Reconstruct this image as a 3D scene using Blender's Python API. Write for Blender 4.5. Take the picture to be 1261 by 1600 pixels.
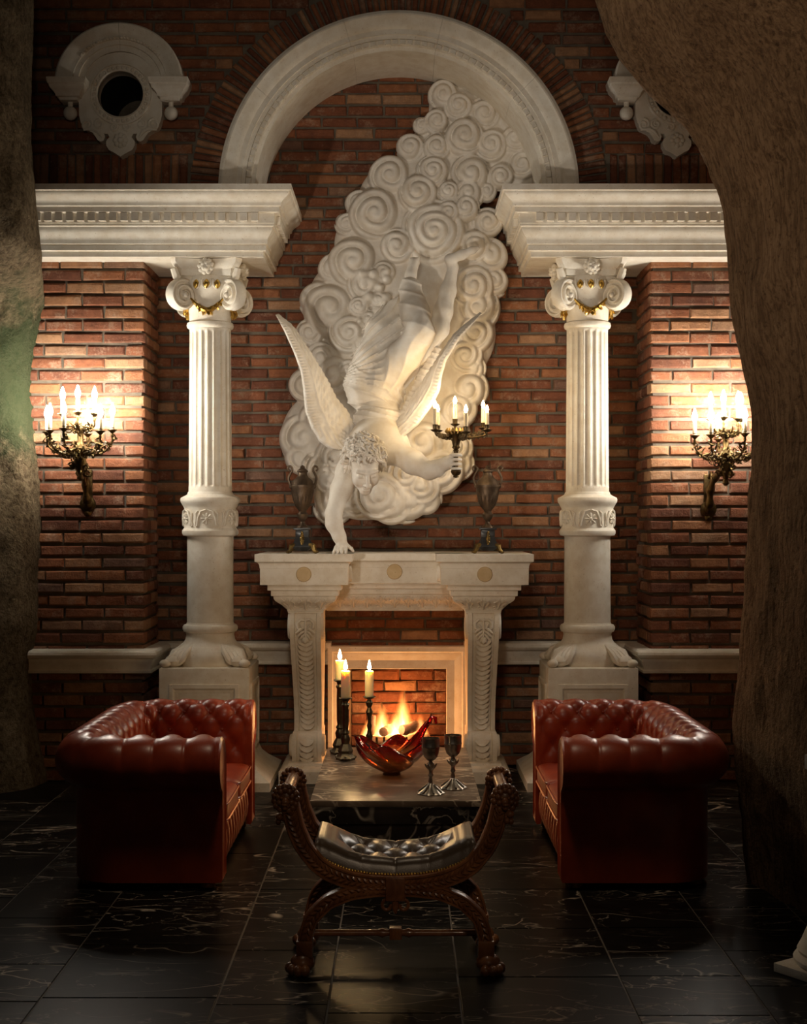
import bpy, bmesh, math, random
import numpy as np
from mathutils import Vector, Matrix, noise as mnoise
PI = math.pi
rnd = random.Random(7)
for _o in list(bpy.data.objects):
    bpy.data.objects.remove(_o, do_unlink=True)
scene = bpy.context.scene
COL = scene.collection
# ------------------------------------------------------------------ camera
F = 2200.0; CX, CY, CZ = 0.03, -9.5, 1.65; HORIZON = 815.0
_cd = bpy.data.cameras.new('camera'); cam = bpy.data.objects.new('camera', _cd); COL.objects.link(cam)
cam.location = (CX, CY, CZ); cam.rotation_euler = (PI / 2, 0, 0)
_cd.sensor_fit = 'VERTICAL'; _cd.sensor_height = 36.0; _cd.sensor_width = 36.0
_cd.lens = F / 1600.0 * 36.0
_cd.shift_y = (HORIZON - 800.0) / 1600.0
_cd.clip_end = 60
scene.camera = cam
# ------------------------------------------------------------------ world, lights, exposure
w = bpy.data.worlds.new('dim_room'); scene.world = w; w.use_nodes = True
w.node_tree.nodes['Background'].inputs[0].default_value = (0.020, 0.016, 0.012, 1)
w.node_tree.nodes['Background'].inputs[1].default_value = 0.45
vs = scene.view_settings
vs.view_transform = 'Standard'; vs.look = 'None'; vs.gamma = 1.0; vs.use_curve_mapping = False
vs.exposure = 0.12

def light(name, kind, loc, energy, color, target=None, size=0.1, spot=60, blend=0.6):
    d = bpy.data.lights.new(name, kind); d.energy = energy; d.color = color
    if kind == 'AREA': d.size = size
    else: d.shadow_soft_size = size
    if kind == 'SPOT': d.spot_size = math.radians(spot); d.spot_blend = blend
    o = bpy.data.objects.new(name, d); COL.objects.link(o); o.location = loc
    if target is not None:
        o.rotation_euler = (Vector(target) - Vector(loc)).to_track_quat('-Z', 'Y').to_euler()
    return o
# unseen spotlights on sculpture, mantel and seating, plus fills added for brightness
light('uplight_sculpture', 'SPOT', (-1.75, -5.6, 1.0), 250, (1.0, 0.90, 0.78), (0.0, -0.3, 2.85), 0.10, 40, 0.8)
light('fill_right', 'SPOT', (1.3, -6.4, 1.3), 36, (1.0, 0.86, 0.70), (0.1, -0.3, 3.0), 0.15, 44, 0.9)  # unseen fill from the right that softens the key's contrast
light('mantel_spot', 'SPOT', (-0.2, -6.8, 3.6), 150, (1.0, 0.84, 0.66), (0.0, -0.6, 1.2), 0.25, 34, 0.9)
light('seating_downlight', 'SPOT', (-0.1, -4.25, 4.9), 125, (1.0, 0.78, 0.54), (0.0, -2.9, 0.4), 0.30, 46, 0.9)
light('upper_wall_spot', 'SPOT', (-0.4, -8.6, 3.4), 190, (1.0, 0.86, 0.70), (-0.1, -0.5, 4.35), 0.4, 34, 0.9)  # fill added to lift the dark upper wall, no known fixture
light('stool_fill', 'SPOT', (0.5, -8.4, 2.5), 55, (1.0, 0.74, 0.50), (0.0, -4.3, 0.42), 0.12, 15, 1.0)  # added from the camera side to brighten the stool front
light('rock_fill', 'SPOT', (-1.9, -7.2, 3.0), 190, (1.0, 0.80, 0.60), (1.9, -4.0, 3.6), 0.3, 50, 0.9)  # warm fill added to brighten the right rock, no visible source

def P(px, py, Y):
    s = F / (Y - CY)
    return Vector(((px - 630.5) / s + CX, Y, CZ - (py - HORIZON) / s))
def SC(Y):
    return F / (Y - CY)

# ------------------------------------------------------------------ materials
def N(nt, t, loc=(0, 0), **kw):
    n = nt.nodes.new(t)
    for k, v in kw.items():
        setattr(n, k, v)
    return n
def newmat(name):
    m = bpy.data.materials.new(name); m.use_nodes = True
    nt = m.node_tree; b = nt.nodes['Principled BSDF']
    return m, nt, b
def L(nt, a, b): nt.links.new(a, b)
def ramp(nt, fac, stops, interp='LINEAR'):
    r = N(nt, 'ShaderNodeValToRGB'); r.color_ramp.interpolation = interp
    e = r.color_ramp.elements
    while len(e) < len(stops): e.new(0.5)
    for i, (p, c) in enumerate(stops):
        e[i].position = p; e[i].color = (c[0], c[1], c[2], 1) if hasattr(c, '__len__') else (c, c, c, 1)
    if fac is not None: L(nt, fac, r.inputs[0])
    return r
def coord(nt, kind='Object', scale=(1, 1, 1)):
    t = N(nt, 'ShaderNodeTexCoord'); mp = N(nt, 'ShaderNodeMapping')
    mp.inputs['Scale'].default_value = scale
    if kind == 'World':
        g = N(nt, 'ShaderNodeNewGeometry'); L(nt, g.outputs['Position'], mp.inputs[0])
    else:
        L(nt, t.outputs[kind], mp.inputs[0])
    return mp.outputs[0]
def noise(nt, vec, scale, detail=4, rough=0.55, dist=0.0):
    n = N(nt, 'ShaderNodeTexNoise'); n.inputs['Scale'].default_value = scale
    n.inputs['Detail'].default_value = detail; n.inputs['Roughness'].default_value = rough
    n.inputs['Distortion'].default_value = dist
    L(nt, vec, n.inputs['Vector']); return n.outputs['Fac']
def mix(nt, fac, a, b, mode='MIX'):
    m = N(nt, 'ShaderNodeMix'); m.data_type = 'RGBA'; m.blend_type = mode
    def put(s, v):
        if hasattr(v, 'is_linked') or hasattr(v, 'node'): L(nt, v, s)
        elif hasattr(v, '__len__'): s.default_value = (v[0], v[1], v[2], 1)
        else: s.default_value = v
    put(m.inputs[0], fac); put(m.inputs[6], a); put(m.inputs[7], b)
    return m.outputs[2]
def math_(nt, op, a, b=None, clamp=False):
    m = N(nt, 'ShaderNodeMath'); m.operation = op; m.use_clamp = clamp
    for i, v in enumerate((a, b)):
        if v is None: continue
        if hasattr(v, 'node'): L(nt, v, m.inputs[i])
        else: m.inputs[i].default_value = v
    return m.outputs[0]
def bump(nt, b, h, strength=0.4, dist=0.01):
    n = N(nt, 'ShaderNodeBump'); n.inputs['Strength'].default_value = strength
    n.inputs['Distance'].default_value = dist
    L(nt, h, n.inputs['Height']); L(nt, n.outputs[0], b.inputs['Normal'])

def stone_mat(name, c1, c2, pits=0.5, rough=0.75):
    m, nt, b = newmat(name); v = coord(nt, 'World')
    n1 = noise(nt, v, 3.5, 5, 0.6); r1 = ramp(nt, n1, [(0.3, c1), (0.75, c2)])
    n2 = noise(nt, v, 90, 3, 0.6)
    r2 = ramp(nt, n2, [(0.28, (0.55, 0.44, 0.33)), (0.36, (1, 1, 1))])
    n3 = noise(nt, v, 14, 4, 0.6)
    r3 = ramp(nt, n3, [(0.35, (0.82, 0.76, 0.68)), (0.6, (1, 1, 1))])
    c = mix(nt, pits, r1.outputs[0], r2.outputs[0], 'MULTIPLY')
    c = mix(nt, 0.5, c, r3.outputs[0], 'MULTIPLY')
    L(nt, c, b.inputs['Base Color']); b.inputs['Roughness'].default_value = rough
    bump(nt, b, r2.outputs[0], 0.35 * pits + 0.05, 0.004)
    return m
M = {}
M['stone'] = stone_mat('limestone', (0.80, 0.73, 0.61), (0.88, 0.83, 0.73), 0.6)
M['plaster'] = stone_mat('sculpture_plaster', (0.79, 0.73, 0.64), (0.86, 0.81, 0.73), 0.10, 0.62)
M['carved'] = stone_mat('carved_stone', (0.78, 0.68, 0.53), (0.84, 0.75, 0.61), 0.4)
M['yellowstone'] = stone_mat('yellow_stone', (0.62, 0.45, 0.24), (0.70, 0.54, 0.32), 0.6)

def brick_mat():
    m, nt, b = newmat('fired_brick'); v = coord(nt, 'World')
    oi = N(nt, 'ShaderNodeObjectInfo'); at = N(nt, 'ShaderNodeAttribute'); at.attribute_name = 'rnd'
    r = math_(nt, 'FRACT', math_(nt, 'ADD', oi.outputs['Random'], at.outputs['Fac']))
    base = ramp(nt, r, [(0.0, (0.15, 0.050, 0.024)), (0.3, (0.22, 0.073, 0.032)), (0.55, (0.28, 0.098, 0.040)),
                        (0.8, (0.35, 0.145, 0.06)), (0.93, (0.42, 0.23, 0.12)), (1.0, (0.19, 0.10, 0.07))])
    n1 = noise(nt, v, 16, 5, 0.65)
    dark = ramp(nt, n1, [(0.3, (0.55, 0.5, 0.48)), (0.62, (1.08, 1.05, 1.0))])
    c = mix(nt, 0.75, base.outputs[0], dark.outputs[0], 'MULTIPLY')
    n2 = noise(nt, v, 7, 6, 0.7); n4 = noise(nt, v, 60, 4, 0.7)
    eff = ramp(nt, math_(nt, 'ADD', math_(nt, 'MULTIPLY', n2, 0.7), math_(nt, 'MULTIPLY', n4, 0.3)), [(0.52, 0.0), (0.70, 0.75)])
    c = mix(nt, eff.outputs[0], c, (0.46, 0.32, 0.22))
    L(nt, c, b.inputs['Base Color']); b.inputs['Roughness'].default_value = 0.8
    n3 = noise(nt, v, 38, 6, 0.72)
    bump(nt, b, n3, 0.85, 0.014)
    return m
M['brick'] = brick_mat()
def simple(name, col, rough=0.5, metal=0.0, nscale=None, ncol=None, bmp=0.0, bscale=60, coat=0.0, spec=0.5):
    m, nt, b = newmat(name)
    b.inputs['Base Color'].default_value = (*col, 1); b.inputs['Roughness'].default_value = rough
    b.inputs['Metallic'].default_value = metal; b.inputs['Coat Weight'].default_value = coat
    b.inputs['Specular IOR Level'].default_value = spec
    v = coord(nt, 'World')
    if nscale:
        r = ramp(nt, noise(nt, v, nscale, 5, 0.6), [(0.35, col), (0.68, ncol)]); L(nt, r.outputs[0], b.inputs['Base Color'])
    if bmp: bump(nt, b, noise(nt, v, bscale, 4, 0.6), bmp, 0.004)
    return m
M['mortar'] = simple('mortar', (0.105, 0.082, 0.06), 0.95, 0, 12, (0.17, 0.14, 0.10), 0.6, 90)
M['gold'] = simple('gilding', (0.72, 0.47, 0.12), 0.33, 1.0, 30, (0.55, 0.34, 0.08), 0.3, 80)
M['bronze'] = simple('dark_bronze', (0.075, 0.052, 0.028), 0.38, 1.0, 25, (0.16, 0.11, 0.055), 0.5, 120)
M['brass'] = simple('antique_brass', (0.19, 0.125, 0.05), 0.38, 1.0, 30, (0.09, 0.06, 0.025), 0.5, 120)
M['urn'] = simple('urn_bronze', (0.10, 0.068, 0.045), 0.45, 0.85, 20, (0.17, 0.12, 0.08), 0.4, 120)
M['urnbase'] = simple('black_urn_marble', (0.018, 0.017, 0.016), 0.3, 0, 20, (0.04, 0.04, 0.04))
M['ormolu'] = simple('tarnished_gold', (0.30, 0.19, 0.06), 0.4, 1.0, 30, (0.15, 0.10, 0.04), 0.4, 100)
M['pewter'] = simple('pewter', (0.52, 0.48, 0.41), 0.34, 1.0, 30, (0.34, 0.30, 0.25), 0.2, 90)
M['darkmetal'] = simple('blackened_brass', (0.10, 0.08, 0.05), 0.38, 1.0, 30, (0.18, 0.14, 0.08), 0.4, 100)
M['soot'] = simple('dark_void', (0.012, 0.010, 0.008), 0.95)
M['log'] = simple('charred_log', (0.10, 0.06, 0.045), 0.9, 0, 14, (0.22, 0.16, 0.14), 0.8, 50)

def leather(name, c1, c2, rough):
    m, nt, b = newmat(name); v = coord(nt, 'Object')
    r = ramp(nt, noise(nt, v, 6, 5, 0.6), [(0.3, c1), (0.7, c2)])
    L(nt, r.outputs[0], b.inputs['Base Color']); b.inputs['Roughness'].default_value = rough
    b.inputs['Coat Weight'].default_value = 0.25; b.inputs['Coat Roughness'].default_value = 0.25
    vo = N(nt, 'ShaderNodeTexVoronoi'); vo.inputs['Scale'].default_value = 260; L(nt, v, vo.inputs['Vector'])
    bump(nt, b, vo.outputs['Distance'], 0.12, 0.002)
    return m
M['oxblood'] = leather('oxblood_leather', (0.24, 0.025, 0.008), (0.42, 0.058, 0.016), 0.36)
M['blackleather'] = leather('dark_brown_leather', (0.050, 0.033, 0.020), (0.085, 0.055, 0.032), 0.33)
def wood_mat():
    m, nt, b = newmat('carved_walnut'); v = coord(nt, 'Object', (1, 1, 1))
    n1 = noise(nt, v, 9, 5, 0.6, 1.5)
    r = ramp(nt, n1, [(0.3, (0.13, 0.045, 0.017)), (0.55, (0.27, 0.105, 0.038)), (0.8, (0.40, 0.18, 0.07))])
    L(nt, r.outputs[0], b.inputs['Base Color']); b.inputs['Roughness'].default_value = 0.33
    b.inputs['Coat Weight'].default_value = 0.3
    bump(nt, b, noise(nt, v, 70, 4, 0.6), 0.25, 0.003)
    return m
M['wood'] = wood_mat()
M['polishedroll'] = simple('polished_brown_roll', (0.36, 0.17, 0.075), 0.28, 0.3, 14, (0.25, 0.11, 0.05), 0, 60, 0.4)

def marble(name, base1, base2, vein, vscale, amount, rough, spec=0.3, vw=1.0):
    m, nt, b = newmat(name); v = coord(nt, 'World')
    oi = N(nt, 'ShaderNodeObjectInfo')
    vm = N(nt, 'ShaderNodeVectorMath'); vm.operation = 'MULTIPLY_ADD'
    cb = N(nt, 'ShaderNodeCombineXYZ')
    for i in range(3): L(nt, oi.outputs['Random'], cb.inputs[i])
    L(nt, cb.outputs[0], vm.inputs[0]); vm.inputs[1].default_value = (17, 9, 5); L(nt, v, vm.inputs[2])
    v = vm.outputs[0]
    r0 = ramp(nt, noise(nt, v, 5, 6, 0.65), [(0.3, base1), (0.7, base2)])
    def veins(sc, width, dist, detail=3, off=0.0):
        mpv = N(nt, 'ShaderNodeMapping'); mpv.inputs['Rotation'].default_value = (0.3, 0.2, 0.6 + off); mpv.inputs['Location'].default_value = (off * 7, off * 3, off); mpv.inputs['Scale'].default_value = (1.0, 2.6, 1.0); L(nt, v, mpv.inputs[0])
        n = noise(nt, mpv.outputs[0], sc, detail, 0.5, dist)
        a = math_(nt, 'ABSOLUTE', math_(nt, 'SUBTRACT', n, 0.5))
        return ramp(nt, a, [(0.0, 1.0), (width, 0.0)]).outputs[0]
    mask = ramp(nt, noise(nt, v, vscale * 1.1, 2, 0.5), [(0.40, 0.0), (0.62, 1.0)]).outputs[0]
    f = math_(nt, 'MAXIMUM', veins(vscale, 0.007 * vw, 0.6), math_(nt, 'MULTIPLY', veins(vscale * 2.2, 0.008 * vw, 0.9, 4, 1.3), 0.7))
    f = math_(nt, 'MULTIPLY', math_(nt, 'MULTIPLY', f, mask), amount)
    c = mix(nt, f, r0.outputs[0], vein)
    L(nt, c, b.inputs['Base Color']); b.inputs['Roughness'].default_value = rough
    b.inputs['Specular IOR Level'].default_value = spec
    return m
M['floor'] = marble('black_slate_marble', (0.006, 0.0055, 0.005), (0.015, 0.013, 0.011), (0.55, 0.46, 0.36), 1.3, 1.0, 0.32, 0.06)
M['tabletop'] = marble('brown_marble', (0.10, 0.07, 0.05), (0.23, 0.165, 0.12), (0.95, 0.78, 0.58), 2.2, 1.0, 0.30, 0.22, 3.0)
M['tableside'] = marble('dark_marble', (0.018, 0.014, 0.012), (0.045, 0.036, 0.03), (0.75, 0.66, 0.54), 2.6, 1.0, 0.25, 0.3, 2.4)
M['grout'] = simple('grout', (0.15, 0.125, 0.10), 0.8)

def rock_mat(name, c1, c2, c3, green=False, streak=(60, 60, 9)):
    m, nt, b = newmat(name); v = coord(nt, 'Object'); vs_ = coord(nt, 'Object', streak)
    r0 = ramp(nt, noise(nt, v, 2.2, 6, 0.6), [(0.3, c1), (0.7, c2)])
    st = noise(nt, vs_, 0.8, 5, 0.65, 0.6)
    r1 = ramp(nt, st, [(0.33, (0.34, 0.28, 0.22)), (0.60, (1.08, 1.06, 1.04))])
    c = mix(nt, 0.85, r0.outputs[0], r1.outputs[0], 'MULTIPLY')
    pit = noise(nt, v, 42, 4, 0.7)
    r2 = ramp(nt, pit, [(0.33, (0.38, 0.34, 0.30)), (0.46, (1, 1, 1))])
    c = mix(nt, 0.8, c, r2.outputs[0], 'MULTIPLY')
    if green:
        sx = N(nt, 'ShaderNodeSeparateXYZ'); g = N(nt, 'ShaderNodeNewGeometry'); L(nt, g.outputs['Position'], sx.inputs[0])
        zz = math_(nt, 'ADD', sx.outputs[2], math_(nt, 'MULTIPLY', noise(nt, v, 5, 6, 0.75), 1.1))
        rg = ramp(nt, math_(nt, 'MULTIPLY', math_(nt, 'SUBTRACT', zz, 2.1), 0.5), [(0.22, 0.0), (0.33, 1.0), (0.66, 1.0), (0.82, 0.0)])
        c = mix(nt, math_(nt, 'MULTIPLY', rg.outputs[0], 0.85), c, (0.020, 0.034, 0.012))
    L(nt, c, b.inputs['Base Color']); b.inputs['Roughness'].default_value = 0.95; b.inputs['Specular IOR Level'].default_value = 0.2
    h = math_(nt, 'ADD', math_(nt, 'MULTIPLY', st, 0.6), pit)
    bump(nt, b, h, 1.0, 0.02)
    return m
M['rock_r'] = rock_mat('brown_tuff', (0.20, 0.125, 0.068), (0.32, 0.205, 0.115), None)
M['rock_l'] = rock_mat('grey_tuff', (0.11, 0.083, 0.048), (0.20, 0.155, 0.095), None, True, (30, 30, 30))

def emit(name, col, strength):
    m = bpy.data.materials.new(name); m.use_nodes = True; nt = m.node_tree; nt.nodes.clear()
    o = N(nt, 'ShaderNodeOutputMaterial'); e = N(nt, 'ShaderNodeEmission')
    e.inputs[0].default_value = (*col, 1); e.inputs[1].default_value = strength
    L(nt, e.outputs[0], o.inputs[0]); return m
M['bulb'] = emit('lit_bulb', (1.0, 0.93, 0.81), 310)
M['candlebulb'] = emit('lit_candle_bulb', (1.0, 0.72, 0.38), 220)
M['waxflame'] = emit('candle_flame', (1.0, 0.64, 0.26), 110)
def wax_mat(name, col, em):
    m, nt, b = newmat(name)
    b.inputs['Base Color'].default_value = (*col, 1); b.inputs['Roughness'].default_value = 0.5
    b.inputs['Subsurface Weight'].default_value = 0.8; b.inputs['Subsurface Radius'].default_value = (0.06, 0.03, 0.012)
    b.inputs['Subsurface Scale'].default_value = 1.0
    return m
M['wax'] = wax_mat('candle_wax', (0.86, 0.70, 0.42), 0)
M['sleeve'] = simple('ivory_candle_sleeve', (0.72, 0.58, 0.36), 0.5)

# ------------------------------------------------------------------ mesh builder
class MB:
    def __init__(s): s.v = []; s.f = []; s.r = []
    def add(s, verts, faces, r=None):
        o = len(s.v); s.v.extend([tuple(q) for q in verts]); s.f.extend([tuple(i + o for i in q) for q in faces])
        if r is not None: s.r.extend([r] * len(verts))
        return s
    def box(s, lo, hi, bev=0.0):
        x0, y0, z0 = lo; x1, y1, z1 = hi
        if bev <= 0:
            vs_ = [(x0, y0, z0), (x1, y0, z0), (x1, y1, z0), (x0, y1, z0), (x0, y0, z1), (x1, y0, z1), (x1, y1, z1), (x0, y1, z1)]
            return s.add(vs_, [(3, 2, 1, 0), (4, 5, 6, 7), (0, 1, 5, 4), (1, 2, 6, 5), (2, 3, 7, 6), (3, 0, 4, 7)])
        bm = bmesh.new(); bmesh.ops.create_cube(bm, size=1)
        for q in bm.verts: q.co = Vector(((x0 + x1) / 2 + q.co.x * (x1 - x0), (y0 + y1) / 2 + q.co.y * (y1 - y0), (z0 + z1) / 2 + q.co.z * (z1 - z0)))
        bmesh.ops.bevel(bm, geom=bm.edges[:], offset=bev, segments=2, affect='EDGES', profile=0.6)
        bm.verts.index_update()
        s.add([q.co[:] for q in bm.verts], [[q.index for q in fc.verts] for fc in bm.faces]); bm.free(); return s
    def grid(s, G, closeu=False, closev=False, flip=False):
        """G[u][v] of points"""
        nu = len(G); nv = len(G[0]); vs_ = [q for row in G for q in row]; fs = []
        for i in range(nu if closeu else nu - 1):
            for j in range(nv if closev else nv - 1):
                a = i * nv + j; b = ((i + 1) % nu) * nv + j; c = ((i + 1) % nu) * nv + (j + 1) % nv; d = i * nv + (j + 1) % nv
                fs.append((a, d, c, b) if flip else (a, b, c, d))
        return s.add(vs_, fs)
    def lathe(s, prof, n=32, c=(0, 0, 0), rfun=None, cap=True):
        """prof [(r,z)] bottom to top, around Z"""
        G = []
        for r, z in prof:
            row = []
            for k in range(n):
                t = 2 * PI * k / n; q = r if rfun is None else r * rfun(t, z)
                row.append((c[0] + q * math.cos(t), c[1] + q * math.sin(t), c[2] + z))
            G.append(row)
        o = len(s.v); s.grid(G, closev=True, flip=True)
        if cap:
            s.f.append(tuple(o + k for k in reversed(range(n)))); e = o + (len(prof) - 1) * n
            s.f.append(tuple(e + k for k in range(n)))
        return s
    def tube(s, pts, rad, n=8, cap=True, closed=False, flat=None):
        pts = [Vector(q) for q in pts]; m = len(pts)
        if not hasattr(rad, '__len__'): rad = [rad] * m
        G = []; up = None
        for i in range(m):
            if closed: t = (pts[(i + 1) % m] - pts[i - 1])
            else: t = pts[min(i + 1, m - 1)] - pts[max(i - 1, 0)]
            if t.length < 1e-9: t = Vector((0, 0, 1))
            t.normalize()
            if up is None:
                up = Vector((0, 0, 1)) if abs(t.z) < 0.9 else Vector((0, 1, 0))
            a = t.cross(up)
            if a.length < 1e-6: a = t.cross(Vector((1, 0, 0)))
            a.normalize(); b = a.cross(t).normalized(); up = b
            k2 = flat if flat else 1.0
            G.append([pts[i] + a * (rad[i] * math.cos(2 * PI * k / n)) + b * (k2 * rad[i] * math.sin(2 * PI * k / n)) for k in range(n)])
        o = len(s.v); s.grid(G, closeu=closed, closev=True)
        if cap and not closed:
            s.f.append(tuple(o + k for k in range(n))); e = o + (m - 1) * n
            s.f.append(tuple(e + k for k in reversed(range(n))))
        return s
    def ball(s, c, r, nu=8, nv=12):
        if not hasattr(r, '__len__'): r = (r, r, r)
        G = []
        for i in range(nu + 1):
            a = -PI / 2 + PI * i / nu
            a = max(-PI / 2 + 0.02, min(PI / 2 - 0.02, a))
            G.append([(c[0] + r[0] * math.cos(a) * math.cos(2 * PI * k / nv), c[1] + r[1] * math.cos(a) * math.sin(2 * PI * k / nv), c[2] + r[2] * math.sin(a)) for k in range(nv)])
        o = len(s.v); s.grid(G, closev=True, flip=True)
        s.f.append(tuple(o + k for k in reversed(range(nv)))); e = o + nu * nv; s.f.append(tuple(e + k for k in range(nv)))
        return s
    def prism(s, poly, a0, a1, axis='y'):
        """poly of 2D points extruded along axis; y: (x,z), x: (y,z), z: (x,y)"""
        n = len(poly)
        def pt(q, a): return {'y': (q[0], a, q[1]), 'x': (a, q[0], q[1]), 'z': (q[0], q[1], a)}[axis]
        vs_ = [pt(q, a0) for q in poly] + [pt(q, a1) for q in poly]
        fs = [tuple(range(n)), tuple(range(2 * n - 1, n - 1, -1))] + [(i, i + n, (i + 1) % n + n, (i + 1) % n) for i in range(n)]
        return s.add(vs_, fs)
    def mould(s, prof, path, side=1, cap=True):
        """closed profile [(out,z)] swept along plan path [(x,y)] with mitred corners; out is to the right of travel*side"""
        n = len(path); G = []
        for i in range(n):
            def nrm(a, b):
                d = Vector((b[0] - a[0], b[1] - a[1])).normalized(); return Vector((d.y, -d.x)) * side
            if i == 0: o = nrm(path[0], path[1])
            elif i == n - 1: o = nrm(path[-2], path[-1])
            else:
                n1 = nrm(path[i - 1], path[i]); n2 = nrm(path[i], path[i + 1]); o = (n1 + n2); o = o / max(1e-6, o.dot(n1))
            G.append([(path[i][0] + o.x * q[0], path[i][1] + o.y * q[0], q[1]) for q in prof])
        b = len(s.v); m = len(prof); s.grid(G, closev=True)
        if cap:
            s.f.append(tuple(b + k for k in range(m))); e = b + (n - 1) * m; s.f.append(tuple(e + k for k in reversed(range(m))))
        return s
    def xf(s, mat):
        s.v = [tuple(mat @ Vector(q)) for q in s.v]; return s
    def build(s, name, mat, parent=None, origin=None, smooth=40, recalc=True, rndattr=None):
        me = bpy.data.meshes.new(name)
        if origin is None and parent is not None: origin = parent.get('_o', (0, 0, 0))
        if origin is not None and tuple(origin) != (0, 0, 0):
            vs_ = [(q[0] - origin[0], q[1] - origin[1], q[2] - origin[2]) for q in s.v]
        else: vs_ = s.v
        me.from_pydata(vs_, [], s.f)
        if recalc:
            bm = bmesh.new(); bm.from_mesh(me); bmesh.ops.recalc_face_normals(bm, faces=bm.faces); bm.to_mesh(me); bm.free()
        if s.r:
            at = me.attributes.new('rnd', 'FLOAT', 'POINT'); at.data.foreach_set('value', s.r)
        return finish(me, name, mat, parent, origin, smooth)
def finish(me, name, mat, parent=None, origin=None, smooth=40):
    if smooth:
        me.polygons.foreach_set('use_smooth', [True] * len(me.polygons))
        me.set_sharp_from_angle(angle=math.radians(smooth))
    me.materials.append(M[mat] if isinstance(mat, str) else mat)
    o = bpy.data.objects.new(name, me); COL.objects.link(o)
    if parent is not None: o.parent = parent; o['_o'] = tuple(parent.get('_o', (0, 0, 0)))
    elif origin is not None: o.location = origin; o['_o'] = tuple(origin)
    return o
def tag(o, label=None, cat=None, group=None, kind=None):
    if label: o['label'] = label
    if cat: o['category'] = cat
    if group: o['group'] = group
    if kind: o['kind'] = kind
    return o
def thing(name, label, cat, loc=(0, 0, 0), group=None, kind=None):
    o = bpy.data.objects.new(name, None); COL.objects.link(o); o.location = loc; o['_o'] = tuple(loc); o.empty_display_size = 0.1
    return tag(o, label, cat, group, kind)
def copy_tree(o, parent=None):
    c = o.copy(); COL.objects.link(c)
    if parent is not None: c.parent = parent
    for ch in list(o.children): copy_tree(ch, c)
    return c
def arc(cx, cz, r, a0, a1, n):
    return [(cx + r * math.cos(math.radians(a0 + (a1 - a0) * i / n)), cz + r * math.sin(math.radians(a0 + (a1 - a0) * i / n))) for i in range(n + 1)]
def fill2d(loops, y0, y1, name='fill'):
    """polygon with holes in XZ, extruded y0..y1 -> MB"""
    cu = bpy.data.curves.new(name, 'CURVE'); cu.dimensions = '2D'; cu.fill_mode = 'BOTH'; cu.extrude = abs(y1 - y0) / 2
    for lp in loops:
        sp = cu.splines.new('POLY'); sp.points.add(len(lp) - 1); sp.use_cyclic_u = True
        for i, q in enumerate(lp): sp.points[i].co = (q[0], q[1], 0, 1)
    ob = bpy.data.objects.new(name, cu); COL.objects.link(ob)
    dg = bpy.context.evaluated_depsgraph_get(); me = bpy.data.meshes.new_from_object(ob.evaluated_get(dg))
    mb = MB(); ym = (y0 + y1) / 2
    mb.add([(q.co.x, ym - q.co.z, q.co.y) for q in me.vertices], [tuple(p.vertices) for p in me.polygons])
    bpy.data.objects.remove(ob, do_unlink=True); bpy.data.meshes.remove(me); bpy.data.curves.remove(cu)
    return mb
# ================================================================== brickwork
_bv = {}
def brick_verts(L_, T, H, seed, bev=0.009, jit=0.0052):
    r = random.Random(seed); x, y, z = L_ / 2, T / 2, H / 2
    j = lambda a: a + r.uniform(-jit, jit)
    back = [(-x, y, -z), (x, y, -z), (x, y, z), (-x, y, z)]
    mid = [(j(-x), -y + bev, j(-z)), (j(x), -y + bev, j(-z)), (j(x), -y + bev, j(z)), (j(-x), -y + bev, j(z))]
    jy = lambda a: a + r.uniform(-jit, jit) * 0.45
    fr = [(j(-x + bev), jy(-y), j(-z + bev)), (j(x - bev), jy(-y), j(-z + bev)), (j(x - bev), jy(-y), j(z - bev)), (j(-x + bev), jy(-y), j(z - bev))]
    fs = [(8, 9, 10, 11)]
    for i in range(4):
        k = (i + 1) % 4; fs.append((i, k, 4 + k, 4 + i)); fs.append((4 + i, 4 + k, 8 + k, 8 + i))
    return back + mid + fr, fs
def brick_mesh(kind, L_, T, H, seed):
    key = (kind, seed)
    if key not in _bv:
        v, f = brick_verts(L_, T, H, seed * 13 + hash(kind) % 1 + len(kind))
        me = bpy.data.meshes.new(kind); me.from_pydata(v, [], f); me.materials.append(M['brick'])
        at = me.attributes.new('rnd', 'FLOAT', 'POINT'); at.data.foreach_set('value', [0.0] * len(v))
        _bv[key] = (me, (L_, T, H))
    return _bv[key]
class Bricks:
    """collects bricks; emits the most visible as objects, the rest as one joined part"""
    def __init__(s): s.b = []
    def add(s, c, L_, T, H, ry=0.0, rz=0.0, pri=0.0, kind='brick'): s.b.append((pri, Vector(c), L_, T, H, ry, rz, kind))
    def emit(s, parent, limit=300, restname='brick_infill'):
        rest = MB(); cnt = {}
        for i, (pri, c, L_, T, H, ry, rz, kind) in enumerate(sorted(s.b, key=lambda q: -q[0])):
            cnt[kind] = cnt.get(kind, 0) + 1
            wob = rnd.uniform(-0.008, 0.008)
            R = Matrix.Translation(c) @ Matrix.Rotation(rz, 4, 'Z') @ Matrix.Rotation(ry + wob, 4, 'Y')
            if cnt[kind] <= limit and pri >= 0:
                ref = (round(L_, 2), T, H)
                me, d = brick_mesh(kind + '%.2f_%.3f_%.3f' % (round(L_ / 0.06) * 0.06, T, H), L_, T, H, rnd.randrange(3))
                o = bpy.data.objects.new(kind, me); COL.objects.link(o); o.parent = parent
                o.matrix_local = R @ Matrix.Diagonal((L_ / d[0], T / d[1], H / d[2], 1))
            else:
                v, f = brick_verts(L_, T, H, rnd.randrange(10000))
                rest.add([R @ Vector(q) for q in v], f, rnd.random())
        if rest.v:
            o = rest.build(restname, 'brick', parent, (0, 0, 0), smooth=0); o['kind'] = 'stuff'
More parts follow.
